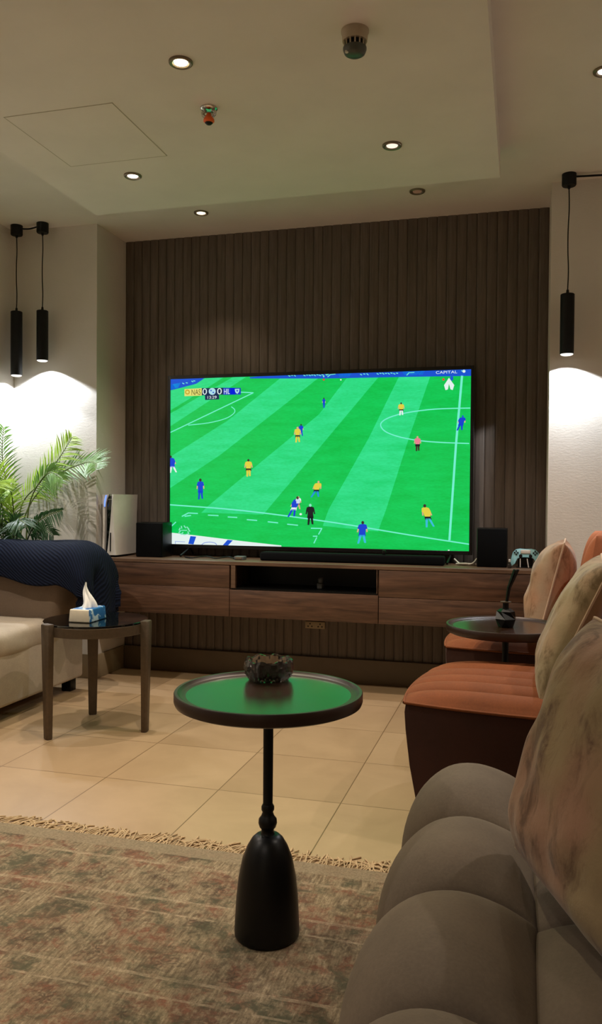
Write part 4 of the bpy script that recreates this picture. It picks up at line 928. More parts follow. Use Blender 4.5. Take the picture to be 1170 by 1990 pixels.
# ------------------------------------------------------------------ pedestal tray tables
def pedestal_table(x, y, zt, label, r=.24):
    t = thing('pedestal_table', (x, y, 0), label, 'side table', 'round pedestal tray tables')
    bm = bmesh.new()
    lathe(bm, [(r-.014, zt-.035), (r-.003, zt-.030), (r, zt-.022), (r, zt-.003), (r-.002, zt), (r-.009, zt), (r-.014, zt-.005), (r-.020, zt-.0085), (r-.03, zt-.009)], (x, y, 0), 96, cap=False)
    finish('tray_rim', bm, M['tray_side'], t, 40)
    bm = bmesh.new(); lathe(bm, [(r-.0142, zt-.0345), (r-.0295, zt-.0345)], (x, y, 0), 96, cap=False)
    lathe(bm, [(r-.0298, zt-.033), (r-.0298, zt-.009)], (x, y, 0), 96); finish('tray_surface', bm, M['tray'], t, 40)
    bm = bmesh.new()
    lathe(bm, [(.045, zt-.0335), (.045, zt-.039), (.013, zt-.043), (.0125, .335)], (x, y, 0), 32); finish('pole', bm, M['black_matte'], t, 40)
    bm = bmesh.new()
    lathe(bm, [(.0135, .336), (.0165, .330), (.0165, .322), (.0135, .316), (.017, .306), (.023, .298), (.024, .288), (.021, .278), (.016, .272), (.017, .262), (.023, .255)], (x, y, 0), 40); finish('turned_collar', bm, M['black'], t, 60)
    bm = bmesh.new()
    lathe(bm, [(.021, .260), (.030, .257), (.040, .248), (.052, .228), (.064, .198), (.0735, .15), (.079, .10), (.082, .045), (.0835, .014), (.083, .006), (.079, .0)], (x, y, 0), 56); finish('bell_base', bm, M['black'], t, 60)
    return t
base_z = .0092
ctab = pedestal_table(-.62, 1.968, .629, 'round dark tray table on a black bell base, standing on the rug'); ctab.location.z += base_z
pedestal_table(-.062, 3.41, .618, 'round dark tray table between the two rust chairs')

# crystal ashtray
cx, cy, cz = -.668, 2.12, .620+base_z
at = thing('ashtray', (cx, cy, cz), 'round cut crystal ashtray on the dark tray table', 'ashtray')
bm = bmesh.new(); seg = 96; rings = []
def cut(i, z, r):
    a = 2*PI*i/seg
    d = .010*(abs(((i/8+z*55) % 1)-.5)+abs(((i/8-z*55) % 1)-.5)-.5)
    return r+d
prof = [(.040, 0), (.052, .002), (.060, .010), (.065, .020), (.067, .030), (.067, .042), (.065, .052)]
for k, (r, z) in enumerate(prof):
    rings.append([bm.verts.new((cx+cut(i, z, r)*math.cos(2*PI*i/seg), cy+cut(i, z, r)*math.sin(2*PI*i/seg), cz+z)) for i in range(seg)])
def scal(i): return .0032*math.cos(2*PI*i/seg*8)
rings.append([bm.verts.new((cx+.062*math.cos(2*PI*i/seg), cy+.062*math.sin(2*PI*i/seg), cz+.057+scal(i))) for i in range(seg)])
rings.append([bm.verts.new((cx+.056*math.cos(2*PI*i/seg), cy+.056*math.sin(2*PI*i/seg), cz+.056+scal(i))) for i in range(seg)])
for r, z in ((.050, .040), (.046, .022), (.036, .014), (.015, .012)):
    rings.append([bm.verts.new((cx+r*math.cos(2*PI*i/seg), cy+r*math.sin(2*PI*i/seg), cz+z)) for i in range(seg)])
for a, b in zip(rings, rings[1:]):
    for i in range(seg): bm.faces.new((a[i], a[(i+1) % seg], b[(i+1) % seg], b[i]))
bm.faces.new(rings[0]); bm.faces.new(rings[-1])
finish('bowl', bm, M['crystal'], at, 12)

# reed diffuser on the far tray table
dx, dy, dz = -.062, 3.40, .6095
df = thing('incense_burner', (dx, dy, dz), 'black faceted bottle holding a bundle of dark sticks on the far tray table', 'diffuser')
bm = bmesh.new(); rr = []
for k, (r, z, o) in enumerate(((.030, 0, 0), (.046, .034, .5), (.036, .064, 0), (.022, .074, 0))):
    rr.append([bm.verts.new((dx+r*math.cos(2*PI*(i+o)/6), dy+r*math.sin(2*PI*(i+o)/6), dz+z)) for i in range(6)])
for a, b in zip(rr, rr[1:]):
    for i in range(6):
        bm.faces.new((a[i], a[(i+1) % 6], b[i])); bm.faces.new((a[(i+1) % 6], b[(i+1) % 6], b[i]))
bm.faces.new(rr[0]); bm.faces.new(rr[-1]); finish('bottle', bm, M['black'], df)
bm = bmesh.new(); lathe(bm, [(.012, .073), (.012, .100)], (dx, dy, dz), 24); finish('neck', bm, M['black_matte'], df, 40)
bm = bmesh.new(); lathe(bm, [(.012, .098), (.022, .099), (.022, .103), (.008, .104)], (dx, dy, dz), 28); finish('collar', bm, M['bronze'], df, 40)
for i in range(6):
    bm = bmesh.new(); a = i*1.05
    tube(bm, [(dx+.003*math.cos(a), dy+.003*math.sin(a), dz+.075), (dx+.012+.005*math.cos(a), dy+.005*math.sin(a), dz+.16), (dx+.040+.009*math.cos(a), dy+.009*math.sin(a), dz+.235)], [.0025, .0032, .0036], 6); finish('stick', bm, M['black_matte'], df, 60)

# ------------------------------------------------------------------ three-legged glass table with tissue box
tx, ty, tz = -1.992, 3.527, .535
gt = thing('glass_side_table', (tx, ty, 0), 'bronze three-legged side table with black glass top', 'side table')
bm = bmesh.new(); lathe(bm, [(.244, tz-.0128), (.247, tz-.011), (.247, tz-.005), (.245, tz-.003)], (tx, ty, 0), 96); finish('glass_top', bm, M['black_glass'], gt, 40)
bm = bmesh.new(); lathe(bm, [(.244, tz-.060), (.247, tz-.058), (.247, tz-.015), (.245, tz-.013), (.234, tz-.013), (.234, tz-.060), (.244, tz-.060)], (tx, ty, 0), 96, cap=False); finish('apron_ring', bm, M['bronze'], gt, 40)
for lx, ly in ((-2.11, 3.296), (-1.734, 3.539), (-2.133, 3.745)):
    dvec = Vector((lx-tx, ly-ty, 0)).normalized(); sv = Vector((-dvec.y, dvec.x, 0)); o = Vector((tx, ty, 0))
    bm = bmesh.new(); rings = []
    for z, w, d in ((0, .017, .018), (.006, .020, .021), (.30, .025, .027), (tz-.004, .030, .031), (tz, .028, .029)):
        r0 = .262+(.006 if z > .3 else 0); ctr = o+dvec*(.252+d*.5-.004)+Vector((0, 0, z)); ring = []
        for s, e in ((-1, -1), (-.6, -1), (.6, -1), (1, -1), (1, .5), (.6, 1), (-.6, 1), (-1, .5)):
            ring.append(bm.verts.new(ctr+sv*w*s+dvec*d*.62*e))
        rings.append(ring)
    for a, b in zip(rings, rings[1:]):
        for i in range(8): bm.faces.new((a[i], a[(i+1) % 8], b[(i+1) % 8], b[i]))
    bm.faces.new(rings[0]); bm.faces.new(rings[-1]); finish('leg', bm, M['bronze'], gt, 35)

bx, by, bz = -2.008, 3.478, tz-.0028
tb = thing('tissue_box', (bx, by, bz), 'blue and white tissue box with a tissue pulled up, on the black glass', 'tissue box')
ang = math.radians(2); R2 = Matrix.Rotation(ang, 4, 'Z')
bm = bmesh.new(); vs = box(bm, -.055, .055, -.085, .085, 0, .062, .006, 3)
for v in bm.verts:
    if v.co.z > .04: v.co.x *= .93; v.co.y *= .97
for f in bm.faces:
    n = f.normal if f.normal.length else Vector((0, 0, 1)); f.normal_update(); n = f.normal
    f.material_index = 1 if (n.x > .5 or (n.z > .5 and f.calc_center_median().y > -.03) or n.x < -.9) else 0
bmesh.ops.transform(bm, matrix=Matrix.Translation((bx, by, bz)) @ R2, verts=bm.verts)
finish('carton', bm, [M['box_white'], M['blue_print']], tb, 40)
bm = bmesh.new()
def tuft(u, v):
    a = 2*PI*u; r = (.040*(1-v)**1.3+.006)*(1+.30*math.sin(3*a+v*3)+.14*math.sin(7*a))
    return Vector((bx-.002+r*math.cos(a)*.75-.012*v+.006*math.sin(v*6), by+.008+r*math.sin(a)*.7, bz+.058+.115*v+.010*math.cos(2*a+1)*v))
grid(bm, 40, 14, tuft, closed_u=True); finish('tissue', bm, M['tissue'], tb, 60)

# ------------------------------------------------------------------ cushion-like pads
def grow(v, n): return abs(v)**n
def rounded_pad(bm, C, ax, ay, az, hx, hy, k, top, n=30, m=30, groove=None, mat=0, back=None, bow=0.0):
    """A stuffed panel: local axes ax, ay (half sizes hx, hy), thickness along az given by top(a, b); closed with a back surface."""
    C = Vector(C); ax = Vector(ax).normalized(); ay = Vector(ay).normalized(); az = Vector(az).normalized()
    def plan(a, b):
        x = a*math.sqrt(max(0, 1-k*b*b/2)); y = b*math.sqrt(max(0, 1-k*a*a/2))
        return x*(1-bow*(1-b*b)), y*(1-bow*(1-a*a))
    def P(u, v, f):
        a = math.sin((u-.5)*PI*.999)*.35+(2*u-1)*.65; b = math.sin((v-.5)*PI*.999)*.35+(2*v-1)*.65
        x, y = plan(a, b)
        return C+ax*x*hx+ay*y*hy+az*f(a, b)
    T = grid(bm, n, m, lambda u, v: P(u, v, top), mat=mat)
    B = grid(bm, n, m, lambda u, v: P(u, v, back or (lambda a, b: -top(a, b))), mat=mat)
    edge = [T[i][0] for i in range(n)]+[T[n-1][j] for j in range(1, m)]+[T[i][m-1] for i in range(n-2, -1, -1)]+[T[0][j] for j in range(m-2, 0, -1)]
    edgeb = [B[i][0] for i in range(n)]+[B[n-1][j] for j in range(1, m)]+[B[i][m-1] for i in range(n-2, -1, -1)]+[B[0][j] for j in range(m-2, 0, -1)]
    line = [e.co.copy() for e in edge]
    bmesh.ops.remove_doubles(bm, verts=list(set(edge+edgeb)), dist=1e-5)
    return line, edge, edgeb

def cushion(label, C, w, h, n, W, H, T, mat, seed, group='scatter cushions on the right-hand seating', bow=.07):
    t = thing('scatter_cushion', C, label, 'cushion', group)
    nz = Vector((seed*3.1, seed*1.7, 0))
    def puffed(a, b): return max(0, 1-abs(a)**3.2)**.5*max(0, 1-abs(b)**3.2)**.5
    def top(a, b):
        wr = noise.noise(Vector((a*2.2, b*2.2, 0))+nz)*.10+noise.noise(Vector((a*5, b*4, 2))+nz)*.05
        crease = .05*math.exp(-((b+.75+.2*a)/.09)**2)+.05*math.exp(-((a-.75+.15*b)/.09)**2)
        return T*puffed(a, b)*(1+wr-crease)
    def bot(a, b): return -T*.85*puffed(a, b)
    bm = bmesh.new(); line, _, _ = rounded_pad(bm, C, w, h, n, W/2, H/2, 0, top, 44, 44, back=bot, bow=bow)
    finish('cover', bm, mat, t, 80)
    bm = bmesh.new(); tube(bm, line+[line[0]], .0042, 8, cap=False); finish('piping', bm, M['piping'], t, 80)
    return t

# ------------------------------------------------------------------ rust channel-tufted chairs
def shell_chair(C, yaw, label, hx=.36, hy=.37, backx=.33, ztop=.86, zs=.45):
    t = thing('lounge_chair', (C[0], C[1], 0), label, 'chair', 'rust velvet channel-tufted chairs')
    c, s = math.cos(yaw), math.sin(yaw); ax = Vector((c, s, 0)); ay = Vector((-s, c, 0)); up = Vector((0, 0, 1))
    nch = 6
    def groove(b): return max(0, 1-abs(math.sin(PI*nch*(b+1)/2))**.55)
    def top(a, b):
        e = max(0, 1-abs(a)**3.2)**.5*max(0, 1-abs(b)**5)**.5
        return .058*e-.024*groove(b)*min(1, e*2.2)
    def plan_taper(v): return v
    bm = bmesh.new()
    rounded_pad(bm, (C[0], C[1], zs), ax, ay, up, hx, hy, .34, top, 56, 150, back=lambda a, b: -.004)
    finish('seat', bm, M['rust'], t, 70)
    def outline(scale, z, n=24):
        o = []
        for i in range(4*n):
            q = i//n; f = (i % n)/n*2-1
            a, b = ((f, -1), (1, f), (-f, 1), (-1, -f))[q]
            x = a*math.sqrt(1-.34*b*b/2); y = b*math.sqrt(1-.34*a*a/2)
            o.append(Vector((C[0], C[1], z))+ax*x*hx*scale+ay*y*hy*scale)
        return o
    bm = bmesh.new(); rings = [[bm.verts.new(p) for p in outline(sc, z)] for sc, z in ((.985, zs), (.995, zs-.03), (.985, .36), (.95, .24), (.90, .13), (.86, .05), (.84, .004))]
    for a, b in zip(rings, rings[1:]):
        for i in range(len(a)): bm.faces.new((a[i], a[(i+1) % len(a)], b[(i+1) % len(a)], b[i]))
    bm.faces.new(rings[0]); bm.faces.new(rings[-1]); finish('seat_base', bm, M['rust_shaded'], t, 60)
    bm = bmesh.new(); l = outline(1.0, zs+.002); tube(bm, l+[l[0]], .005, 8, cap=False); finish('seam_piping', bm, M['rust'], t, 80)
    # channelled back, gently wrapped around the seat
    bm = bmesh.new(); zc = (zs+ztop)/2+.02; hz = (ztop-zs)/2+.02
    lean = Vector((.16*c, .16*s, 1)).normalized(); nrm = Vector((-c, -s, .16)).normalized()
    def btop(a, b):
        e = max(0, 1-abs(a)**4)**.5*max(0, 1-abs(b)**6)**.5
        return .07*e-.014*groove(b)*min(1, e*2)+.07*b*b
    Cb = Vector((C[0], C[1], zc))+ax*(backx+.05)
    rounded_pad(bm, Cb, lean, ay, nrm, hz, hy, .30, btop, 34, 120, back=lambda a, b: -.05*max(0, 1-abs(a)**4)**.5*max(0, 1-abs(b)**6)**.5+.07*b*b)
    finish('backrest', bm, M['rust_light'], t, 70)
    return t
shell_chair((.0, 2.955), math.radians(-6), 'rust velvet channel-tufted chair nearest the grey sofa', hx=.375, hy=.345, backx=.36, ztop=.80)
shell_chair((.045, 3.90), math.radians(-4), 'rust velvet channel-tufted chair standing by the media console', hx=.38, hy=.33, backx=.255, ztop=.95, zs=.472)

cushion('mottled blush cushion upright on the far rust chair, by the controller', (.135, 3.94, .715), (.06, 1, 0), (.24, 0, .97), (-.97, .05, .24), .44, .46, .105, M['cushion_a'], 1)
cushion('mottled sage cushion leaning on the rust chair nearest the grey sofa', (.172, 2.90, .705), (.02, 1, .0), (.41, 0, .91), (-.91, .02, .41), .47, .50, .078, M['cushion_b'], 2)
cushion('large mottled rose cushion leaning on the grey sofa', (.165, 1.50, .645), (-.36, .93, .02), (.30, .09, .95), (-.90, -.32, .30), .52, .50, .115, M['cushion_c'], 3, bow=.05)

# ------------------------------------------------------------------ grey bubble-tufted sofa
gs = thing('tufted_sofa', (.45, .9, 0), 'deep tufted taupe velvet sofa in the right foreground', 'sofa')
edges = [2.285, 1.905, 1.55, 1.185, .82, .455, .09]
def lobe(y):
    for a, b in zip(edges, edges[1:]):
        if b <= y <= a:
            return ((y-b)/(a-b))*2-1, a == edges[0]
    return 1.0, True
def puff(w): return max(0.0, 1-abs(w)**2.5)**.5
bm = bmesh.new()
front = spline([(.036, .334), (.020, .360), (-.03, .405), (-.11, .432), (-.19, .415), (-.255, .355), (-.285, .27), (-.283, .17), (-.262, .07), (-.245, .015)], 5)
core = spline([(.036, .330), (.025, .342), (-.02, .352), (-.085, .356), (-.145, .345), (-.19, .30), (-.222, .24), (-.228, .16), (-.226, .07), (-.222, .015)], 5)
NY = 26; rows = []
for li, (ya, yb) in enumerate(zip(edges, edges[1:])):
    for j in range(NY+1):
        if li and j == 0: continue
        tt = j/NY; w = math.cos(PI*tt); y = ya+(yb-ya)*tt
        y = (ya+yb)/2+(ya-yb)/2*(.55*w+.45*(1-2*tt)); w = (y-(ya+yb)/2)/((ya-yb)/2)
        b = puff(w); ring = []
        for q, p in zip(core, front):
            x = q[0]+(p[0]-q[0])*b; z = q[1]+(p[1]-q[1])*b
            if li == 0 and w > 0: # rounded far end
                z = z if b > .0 else z
            nz = noise.noise(Vector((x*7, y*7, z*7)))*.006
            ring.append(bm.verts.new((x, y, z+nz)))
        rows.append(ring)
for a, b in zip(rows, rows[1:]):
    for i in range(len(a)-1): bm.faces.new((a[i], a[i+1], b[i+1], b[i]))
for ring in (rows[0], rows[-1]):
    cv = bm.verts.new((-.09, ring[0].co.y, .12))
    for i in range(len(ring)-1): bm.faces.new((ring[i], ring[i+1], cv))
finish('front_roll', bm, M['grey_velvet'], gs, 70)
bm = bmesh.new(); rows = []
back_prof = spline([(.028, .332), (.045, .362), (.10, .392), (.20, .408), (.32, .402), (.42, .375), (.45, .32)], 5)
back_core = spline([(.028, .328), (.05, .332), (.10, .340), (.20, .345), (.32, .345), (.42, .335), (.45, .30)], 5)
for li, (ya, yb) in enumerate(zip(edges, edges[1:])):
    for j in range(NY+1):
        if li and j == 0: continue
        tt = j/NY; y = (ya+yb)/2+(ya-yb)/2*(.55*math.cos(PI*tt)+.45*(1-2*tt)); w = (y-(ya+yb)/2)/((ya-yb)/2); b = puff(w)
        rows.append([bm.verts.new((q[0]+(p[0]-q[0])*b, y, q[1]+(p[1]-q[1])*b+noise.noise(Vector((p[0]*6, y*6, 3)))*.006)) for q, p in zip(back_core, back_prof)])
for a, b in zip(rows, rows[1:]):
    for i in range(len(a)-1): bm.faces.new((a[i], a[i+1], b[i+1], b[i]))
finish('seat', bm, M['grey_velvet'], gs, 70)
bm = bmesh.new(); box(bm, -.215, .95, .10, 2.262, .013, .30, .02, 3); finish('seat_base', bm, M['grey_velvet'], gs, 50)
bm = bmesh.new(); rows = []
bp = spline([(.46, .30), (.43, .42), (.45, .56), (.50, .70), (.58, .79), (.70, .80), (.80, .72), (.84, .50), (.85, .25)], 5)
bc = spline([(.47, .30), (.47, .42), (.49, .56), (.535, .67), (.60, .74), (.69, .75), (.77, .69), (.81, .50), (.83, .25)], 5)
for li, (ya, yb) in enumerate(zip(edges, edges[1:])):
    for j in range(15):
        if li and j == 0: continue
        y = ya+(yb-ya)*j/14; w = 1-2*j/14; b = puff(w)
        rows.append([bm.verts.new((q[0]+(p[0]-q[0])*b, y, q[1]+(p[1]-q[1])*b)) for q, p in zip(bc, bp)])
for a, b in zip(rows, rows[1:]):
    for i in range(len(a)-1): bm.faces.new((a[i], a[i+1], b[i+1], b[i]))
for ring in (rows[0], rows[-1]): bm.faces.new(ring)
finish('backrest', bm, M['grey_velvet'], gs, 70)

# ------------------------------------------------------------------ beige sofa at left with navy throw
bs = thing('beige_sofa', (-2.78, 3.3, 0), 'beige low sofa along the left wall', 'sofa')
boxobj('base', (-3.10, -2.466, 2.2, 4.225, .075, .42), M['beige_velvet'], bs, bev=.02, seg=4, smooth=60)
bm = bmesh.new()
def seat_fn(u, v):
    y = 2.22+u*(3.885-2.22)
    pts = SEATP; f = v*(len(pts)-1); i = min(int(f), len(pts)-2); p = pts[i].lerp(pts[i+1], f-i)
    wr = .004*math.sin(y*17+p.y*30)*math.exp(-((p.x+2.47)/.06)**2)+.005*noise.noise(Vector((p.x*9, y*6, p.y*9)))
    return Vector((p.x+wr, y, p.y+.5*wr))
SEATP = [Vector(q).to_2d() if len(q) == 3 else Vector(q) for q in [tuple(p)[:2] for p in spline([(-3.0, .40, 0), (-2.9, .455, 0), (-2.62, .458, 0), (-2.52, .458, 0), (-2.470, .438, 0), (-2.458, .39, 0), (-2.462, .34, 0), (-2.485, .31, 0)], 5)]]
V = grid(bm, 60, len(SEATP), seat_fn)
for r_ in (V[0], V[-1]):
    cv = bm.verts.new((-2.72, r_[0].co.y, .33))
    for i in range(len(r_)-1): bm.faces.new((r_[i], r_[i+1], cv))
finish('seat_cushion', bm, M['beige_velvet'], bs, 70)
bm = bmesh.new(); vs = box(bm, -3.09, -2.36, 3.89, 4.215, .335, .79, .075, 6)
for v in bm.verts:
    if v.co.z < .58 and v.co.x > -2.6: v.co.x += (-.11)*((.58-v.co.z)/.245)
finish('arm', bm, M['brown_velvet'], bs, 60)
bm = bmesh.new(); box(bm, -3.10, -2.97, 2.2, 3.88, .30, .82, .05, 5); finish('backrest', bm, M['brown_velvet'], bs, 60)
for lx, ly in ((-2.53, 4.17), (-2.53, 3.35), (-2.53, 2.3), (-3.03, 4.17), (-3.03, 2.3)):
    boxobj('foot', (lx-.03, lx+.03, ly-.03, ly+.03, 0, .078), M['black'], bs, bev=.004)

# navy throw draped over the sofa arm
bm = bmesh.new()
def drape(s, edge, rad):
    """path of cloth over a rounded edge at 0: returns horizontal reach and drop for arc length s past the start of the curve"""
    if s <= 0: return s, 0
    q = s/rad
    if q < PI/2: return rad*math.sin(q), rad*(1-math.cos(q))
    return rad, rad+(s-rad*PI/2)
def throw_fn(u, v):
    p = -3.075+u*1.16                 # along the arm and down its end
    q = -.30+v*.92                    # front hem, over the arm, back hem
    xe, rx = -2.405, .13
    hx, dxx = drape(p-xe, 0, rx)
    yf, yb_, ry = 3.99, 4.10, .125
    mid = .245
    end = max(0, p-xe)
    fl = .235+.02*math.sin(p*7)+end*.35; bl = .33
    s = (v-.5)*2
    if s < 0:
        L = -s*(fl+.07); h, d = drape(L-.055, 0, ry); Yv = yf+.055-h-.055 if L > .055 else 4.045-L
        Yv = 4.045-.055-h if L > .055 else 4.045-L
    else:
        L = s*(bl+.07); h, d = drape(L-.055, 0, ry); Yv = 4.055+.055+h if L > .055 else 4.055+L
    z = .845-dxx-d*(1 if dxx == 0 else max(.15, 1-dxx*3))
    x = xe+hx
    if dxx > rx*.8:
        fold = .020*math.sin(s*9)+.012*math.sin(s*17+1)
        x += fold*min(1, (dxx-.1)/.1)
        Yv = 4.05+(Yv-4.05)*(1-.12*min(1, dxx/.3))
    z += .008*noise.noise(Vector((x*5, Yv*5, 0)))+(.006*math.sin(x*13) if s < 0 else 0)
    z -= .03*max(0, (-2.7-p))*0
    return Vector((x, Yv, max(z, .455)))
grid(bm, 90, 60, throw_fn, uv=True)
th = finish('throw_blanket', bm, M['throw'], None, 80)
md = th.modifiers.new('thickness', 'SOLIDIFY'); md.thickness = .028; md.offset = 1
tag(th, 'navy quilted throw draped over the arm of the beige sofa', 'blanket')

# ------------------------------------------------------------------ palm behind the sofa arm
px, py = -2.985, 4.372
palm = thing('potted_palm', (px, py, 0), 'potted areca palm in the corner behind the beige sofa', 'plant')
bm = bmesh.new(); lathe(bm, [(.066, 0), (.070, .004), (.092, .30), (.094, .31), (.086, .31), (.084, .29), (.01, .285)], (px, py, 0), 40); finish('pot', bm, M['pot'], palm, 40)
bm = bmesh.new(); lathe(bm, [(.082, .286), (.05, .293), (.004, .298)], (px, py, 0), 28); finish('soil', bm, M['soil'], palm, 60)
bm_cnt = 0
def frond(pts, n, L, mat, nrm=(.15, -1, .35), droop=.25, start=.22, wid=.0048, seed=0, spread=.85, name='frond', canes=True):
    rnd = random.Random(seed); P = spline(pts, 14); bm = bmesh.new(); m = len(P)
    tube(bm, P, [.0055*(1-.8*i/(m-1))+.0008 for i in range(m)], 6, mat=1)
    nrm = Vector(nrm).normalized()
    for i in range(n):
        t = start+(1-start)*(i+.3)/n; f = t*(m-1); k = min(int(f), m-2); p = P[k].lerp(P[k+1], f-k); tan = (P[k+1]-P[k]).normalized()
        side = tan.cross(nrm).normalized()
        env = math.sin(PI*min(1, (.12+.88*(t-start)/(1-start))**.75))**.55*.9+.12
        for s in (-1, 1):
            l = L*env*rnd.uniform(.85, 1.1); fw = rnd.uniform(.55, .8)+.25*t
            d = (tan*fw+side*s*spread*rnd.uniform(.85, 1.1)+nrm*rnd.uniform(-.10, .18)).normalized()
            up = nrm; wv = d.cross(up).normalized(); q0 = p; prev = None
            for j, (w, a) in enumerate(((.25, 0), (1, .28), (.85, .6), (.08, 1))):
                c = p+d*l*a+Vector((0, 0, -droop*l*a*a*rnd.uniform(.9, 1.1)))
                c.y = min(c.y, 4.479); c.x = max(c.x, -3.11)
                if c.x > -2.545: pass
                A = bm.verts.new(c+wv*wid*w+up*wid*.3*w); B = bm.verts.new(c-wv*wid*w+up*wid*.3*w); Cm = bm.verts.new(c)
                if prev:
                    bm.faces.new((prev[0], A, Cm, prev[2])); bm.faces.new((prev[2], Cm, B, prev[1]))
                prev = (A, B, Cm)
    return finish(name, bm, [mat, M['stem_green']], palm, 60)
root = Vector((px, py, .29))
def pxz(y, pts, base=None):
    return [Vector((x, yy, z)) for (x, z), yy in zip(pts, y)]
LB, LM, LD = M['leaf_bright'], M['leaf'], M['leaf_dark']
frond([(px, py, .29), (-3.02, 4.38, .75)]+pxz([4.42, 4.445, 4.46, 4.463], [(-3.018, 1.057), (-2.91, 1.20), (-2.775, 1.365), (-2.69, 1.49)]), 30, .20, LB, seed=1, start=.42)
frond([(px, py, .29), (-2.99, 4.36, .80)]+pxz([4.41, 4.44, 4.43, 4.32, 4.10], [(-2.955, 1.062), (-2.80, 1.245), (-2.60, 1.325), (-2.45, 1.325), (-2.32, 1.275)]), 34, .17, LM, seed=2, start=.42, droop=.15, nrm=(.1, -.9, .6))
frond([(px+.02, py, .29), (-2.93, 4.34, .8)]+pxz([4.33, 4.28, 4.22, 4.15], [(-2.90, 1.07), (-2.79, 1.215), (-2.68, 1.265), (-2.56, 1.225)]), 26, .16, LM, seed=3, start=.5, droop=.45)
frond([(px-.02, py, .29), (-3.04, 4.37, .8)]+pxz([4.36, 4.34, 4.32, 4.30], [(-3.05, 1.06), (-3.075, 1.232), (-3.085, 1.391), (-3.06, 1.54)]), 28, .17, LM, seed=4, start=.4)
frond([(px-.02, py-.01, .29), (-3.03, 4.34, .75), (-3.04, 4.28, 1.0), (-3.00, 4.16, 1.16), (-2.93, 4.05, 1.20), (-2.86, 3.98, 1.17)], 26, .19, LB, seed=5, start=.4, nrm=(.2, -.6, .8))
frond([(px, py-.02, .29), (-3.0, 4.30, .72), (-3.01, 4.22, .95), (-3.0, 4.05, 1.12), (-2.98, 3.9, 1.12), (-2.95, 3.78, 1.04)], 28, .22, LD, seed=6, start=.4, nrm=(.3, -.5, .8), droop=.4)
frond([(px+.02, py-.03, .29), (-2.92, 4.29, .70)]+pxz([4.22, 4.17, 4.12, 4.06], [(-2.84, .86), (-2.755, .955), (-2.65, 1.01), (-2.51, 1.045)]), 26, .13, LD, seed=7, start=.45, droop=.5)
frond([(px+.03, py-.02, .29), (-2.90, 4.30, .68)]+pxz([4.24, 4.18, 4.12], [(-2.80, .86), (-2.72, .93), (-2.60, .90)]), 22, .14, LD, seed=8, start=.45, droop=.45)
frond([(px+.02, py-.04, .29), (-2.96, 4.27, .68), (-2.90, 4.20, .86), (-2.82, 4.10, .98), (-2.72, 4.02, .97)], 24, .15, LD, seed=9, start=.4, nrm=(.3, -.5, .8), droop=.5)
frond([(px-.03, py-.03, .29), (-3.04, 4.28, .72), (-3.05, 4.2, .92), (-3.03, 4.08, 1.03), (-2.98, 3.95, 1.02)], 26, .19, LD, seed=10, start=.4, nrm=(.4, -.5, .8), droop=.4)
frond([(px, py, .29), (-3.0, 4.33, .7), (-2.97, 4.28, .95), (-2.93, 4.2, 1.12), (-2.88, 4.1, 1.16)], 24, .17, LB, seed=11, start=.45, nrm=(.1, -.8, .5))
frond([(px-.02, py, .29), (-3.03, 4.36, .6), (-3.06, 4.30, .84), (-3.07, 4.2, 1.0), (-3.06, 4.05, 1.07)], 24, .16, LD, seed=12, start=.4, nrm=(.7, -.4, .5), droop=.35)
frond([(px-.02, py-.01, .29), (-3.02, 4.33, .8), (-3.03, 4.28, 1.08), (-3.04, 4.2, 1.26), (-3.05, 4.1, 1.34)], 28, .18, LB, seed=15, start=.4, nrm=(.3, -.8, .3))
frond([(px-.02, py-.02, .29), (-3.03, 4.31, .7), (-3.02, 4.22, .95), (-2.97, 4.1, 1.08), (-2.9, 3.98, 1.10)], 28, .18, LM, seed=16, start=.4, nrm=(.2, -.8, .5), droop=.4)
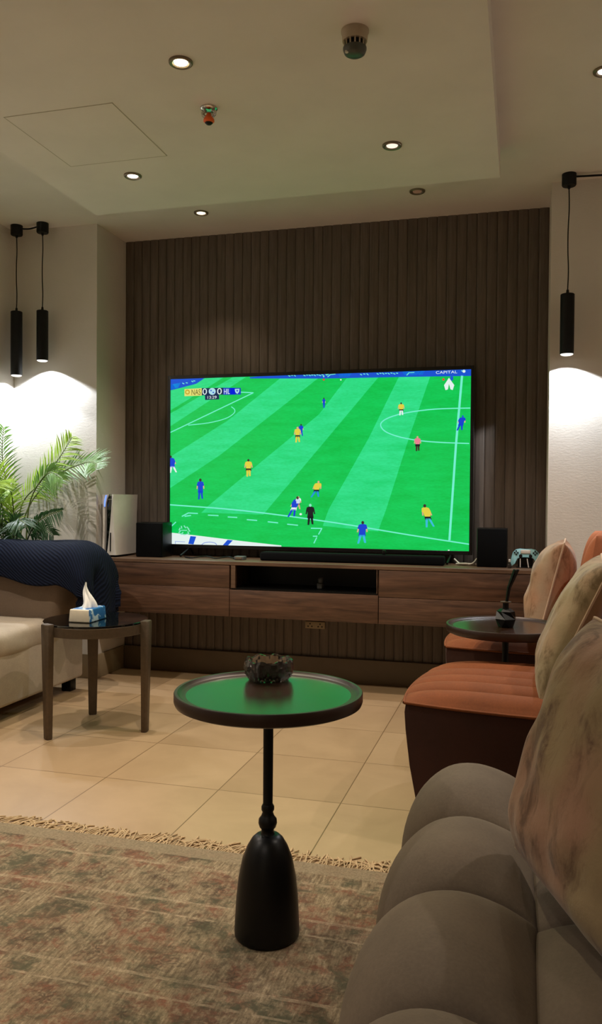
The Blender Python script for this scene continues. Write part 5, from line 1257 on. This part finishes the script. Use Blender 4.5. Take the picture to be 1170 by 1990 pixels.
frond([(px+.01, py-.02, .29), (-2.96, 4.28, .66), (-2.92, 4.2, .85), (-2.86, 4.12, .96), (-2.78, 4.05, 1.0)], 26, .15, LD, seed=17, start=.4, nrm=(.2, -.8, .5), droop=.4)
for k, (sx, sy, tx2, ty2) in enumerate(((-.02, .01, -3.02, 4.38), (.02, .0, -2.93, 4.34), (0, -.02, -2.99, 4.30), (-.035, -.01, -3.05, 4.33))):
    bm = bmesh.new(); tube(bm, spline([(px+sx, py+sy, .288), (px+sx*1.2, py+sy, .55), (tx2, ty2, .85)], 6), [.009-.0003*i for i in range(13)], 8); finish('cane', bm, M['stem_green'], palm, 60)

# ------------------------------------------------------------------ camera and render settings
def camera():
    yaw, pitch, roll = math.radians(15.2931), math.radians(-1.048), math.radians(.4513)
    f = Vector((-math.sin(yaw)*math.cos(pitch), math.cos(yaw)*math.cos(pitch), math.sin(pitch)))
    r = Vector((math.cos(yaw), math.sin(yaw), 0)); u = r.cross(f)
    r2 = r*math.cos(roll)+u*math.sin(roll); u2 = -r*math.sin(roll)+u*math.cos(roll)
    m = Matrix((r2, u2, -f)).transposed().to_4x4(); m.translation = Vector((0, 0, 1.1308))
    d = bpy.data.cameras.new('camera'); o = bpy.data.objects.new('camera', d); COL.objects.link(o)
    d.sensor_fit = 'VERTICAL'; d.sensor_height = 36; d.sensor_width = 36*1170/1990; d.lens = 1576.39/1990*36; d.clip_start = .05
    o.matrix_world = m; SC.camera = o
camera()
wd = bpy.data.worlds.new('world'); SC.world = wd; wd.use_nodes = True
wd.node_tree.nodes['Background'].inputs[0].default_value = (.02, .018, .015, 1); wd.node_tree.nodes['Background'].inputs[1].default_value = .3
vs_ = SC.view_settings
vs_.view_transform = 'Standard'; vs_.look = 'None'; vs_.exposure = 0.0; vs_.gamma = 1.0; vs_.use_curve_mapping = False
SC.cycles.use_denoising = True
SC.cycles.max_bounces = 8; SC.cycles.diffuse_bounces = 5; SC.cycles.transmission_bounces = 8; SC.cycles.sample_clamp_indirect = 4.0
SC.cycles.caustics_reflective = False; SC.cycles.caustics_refractive = False
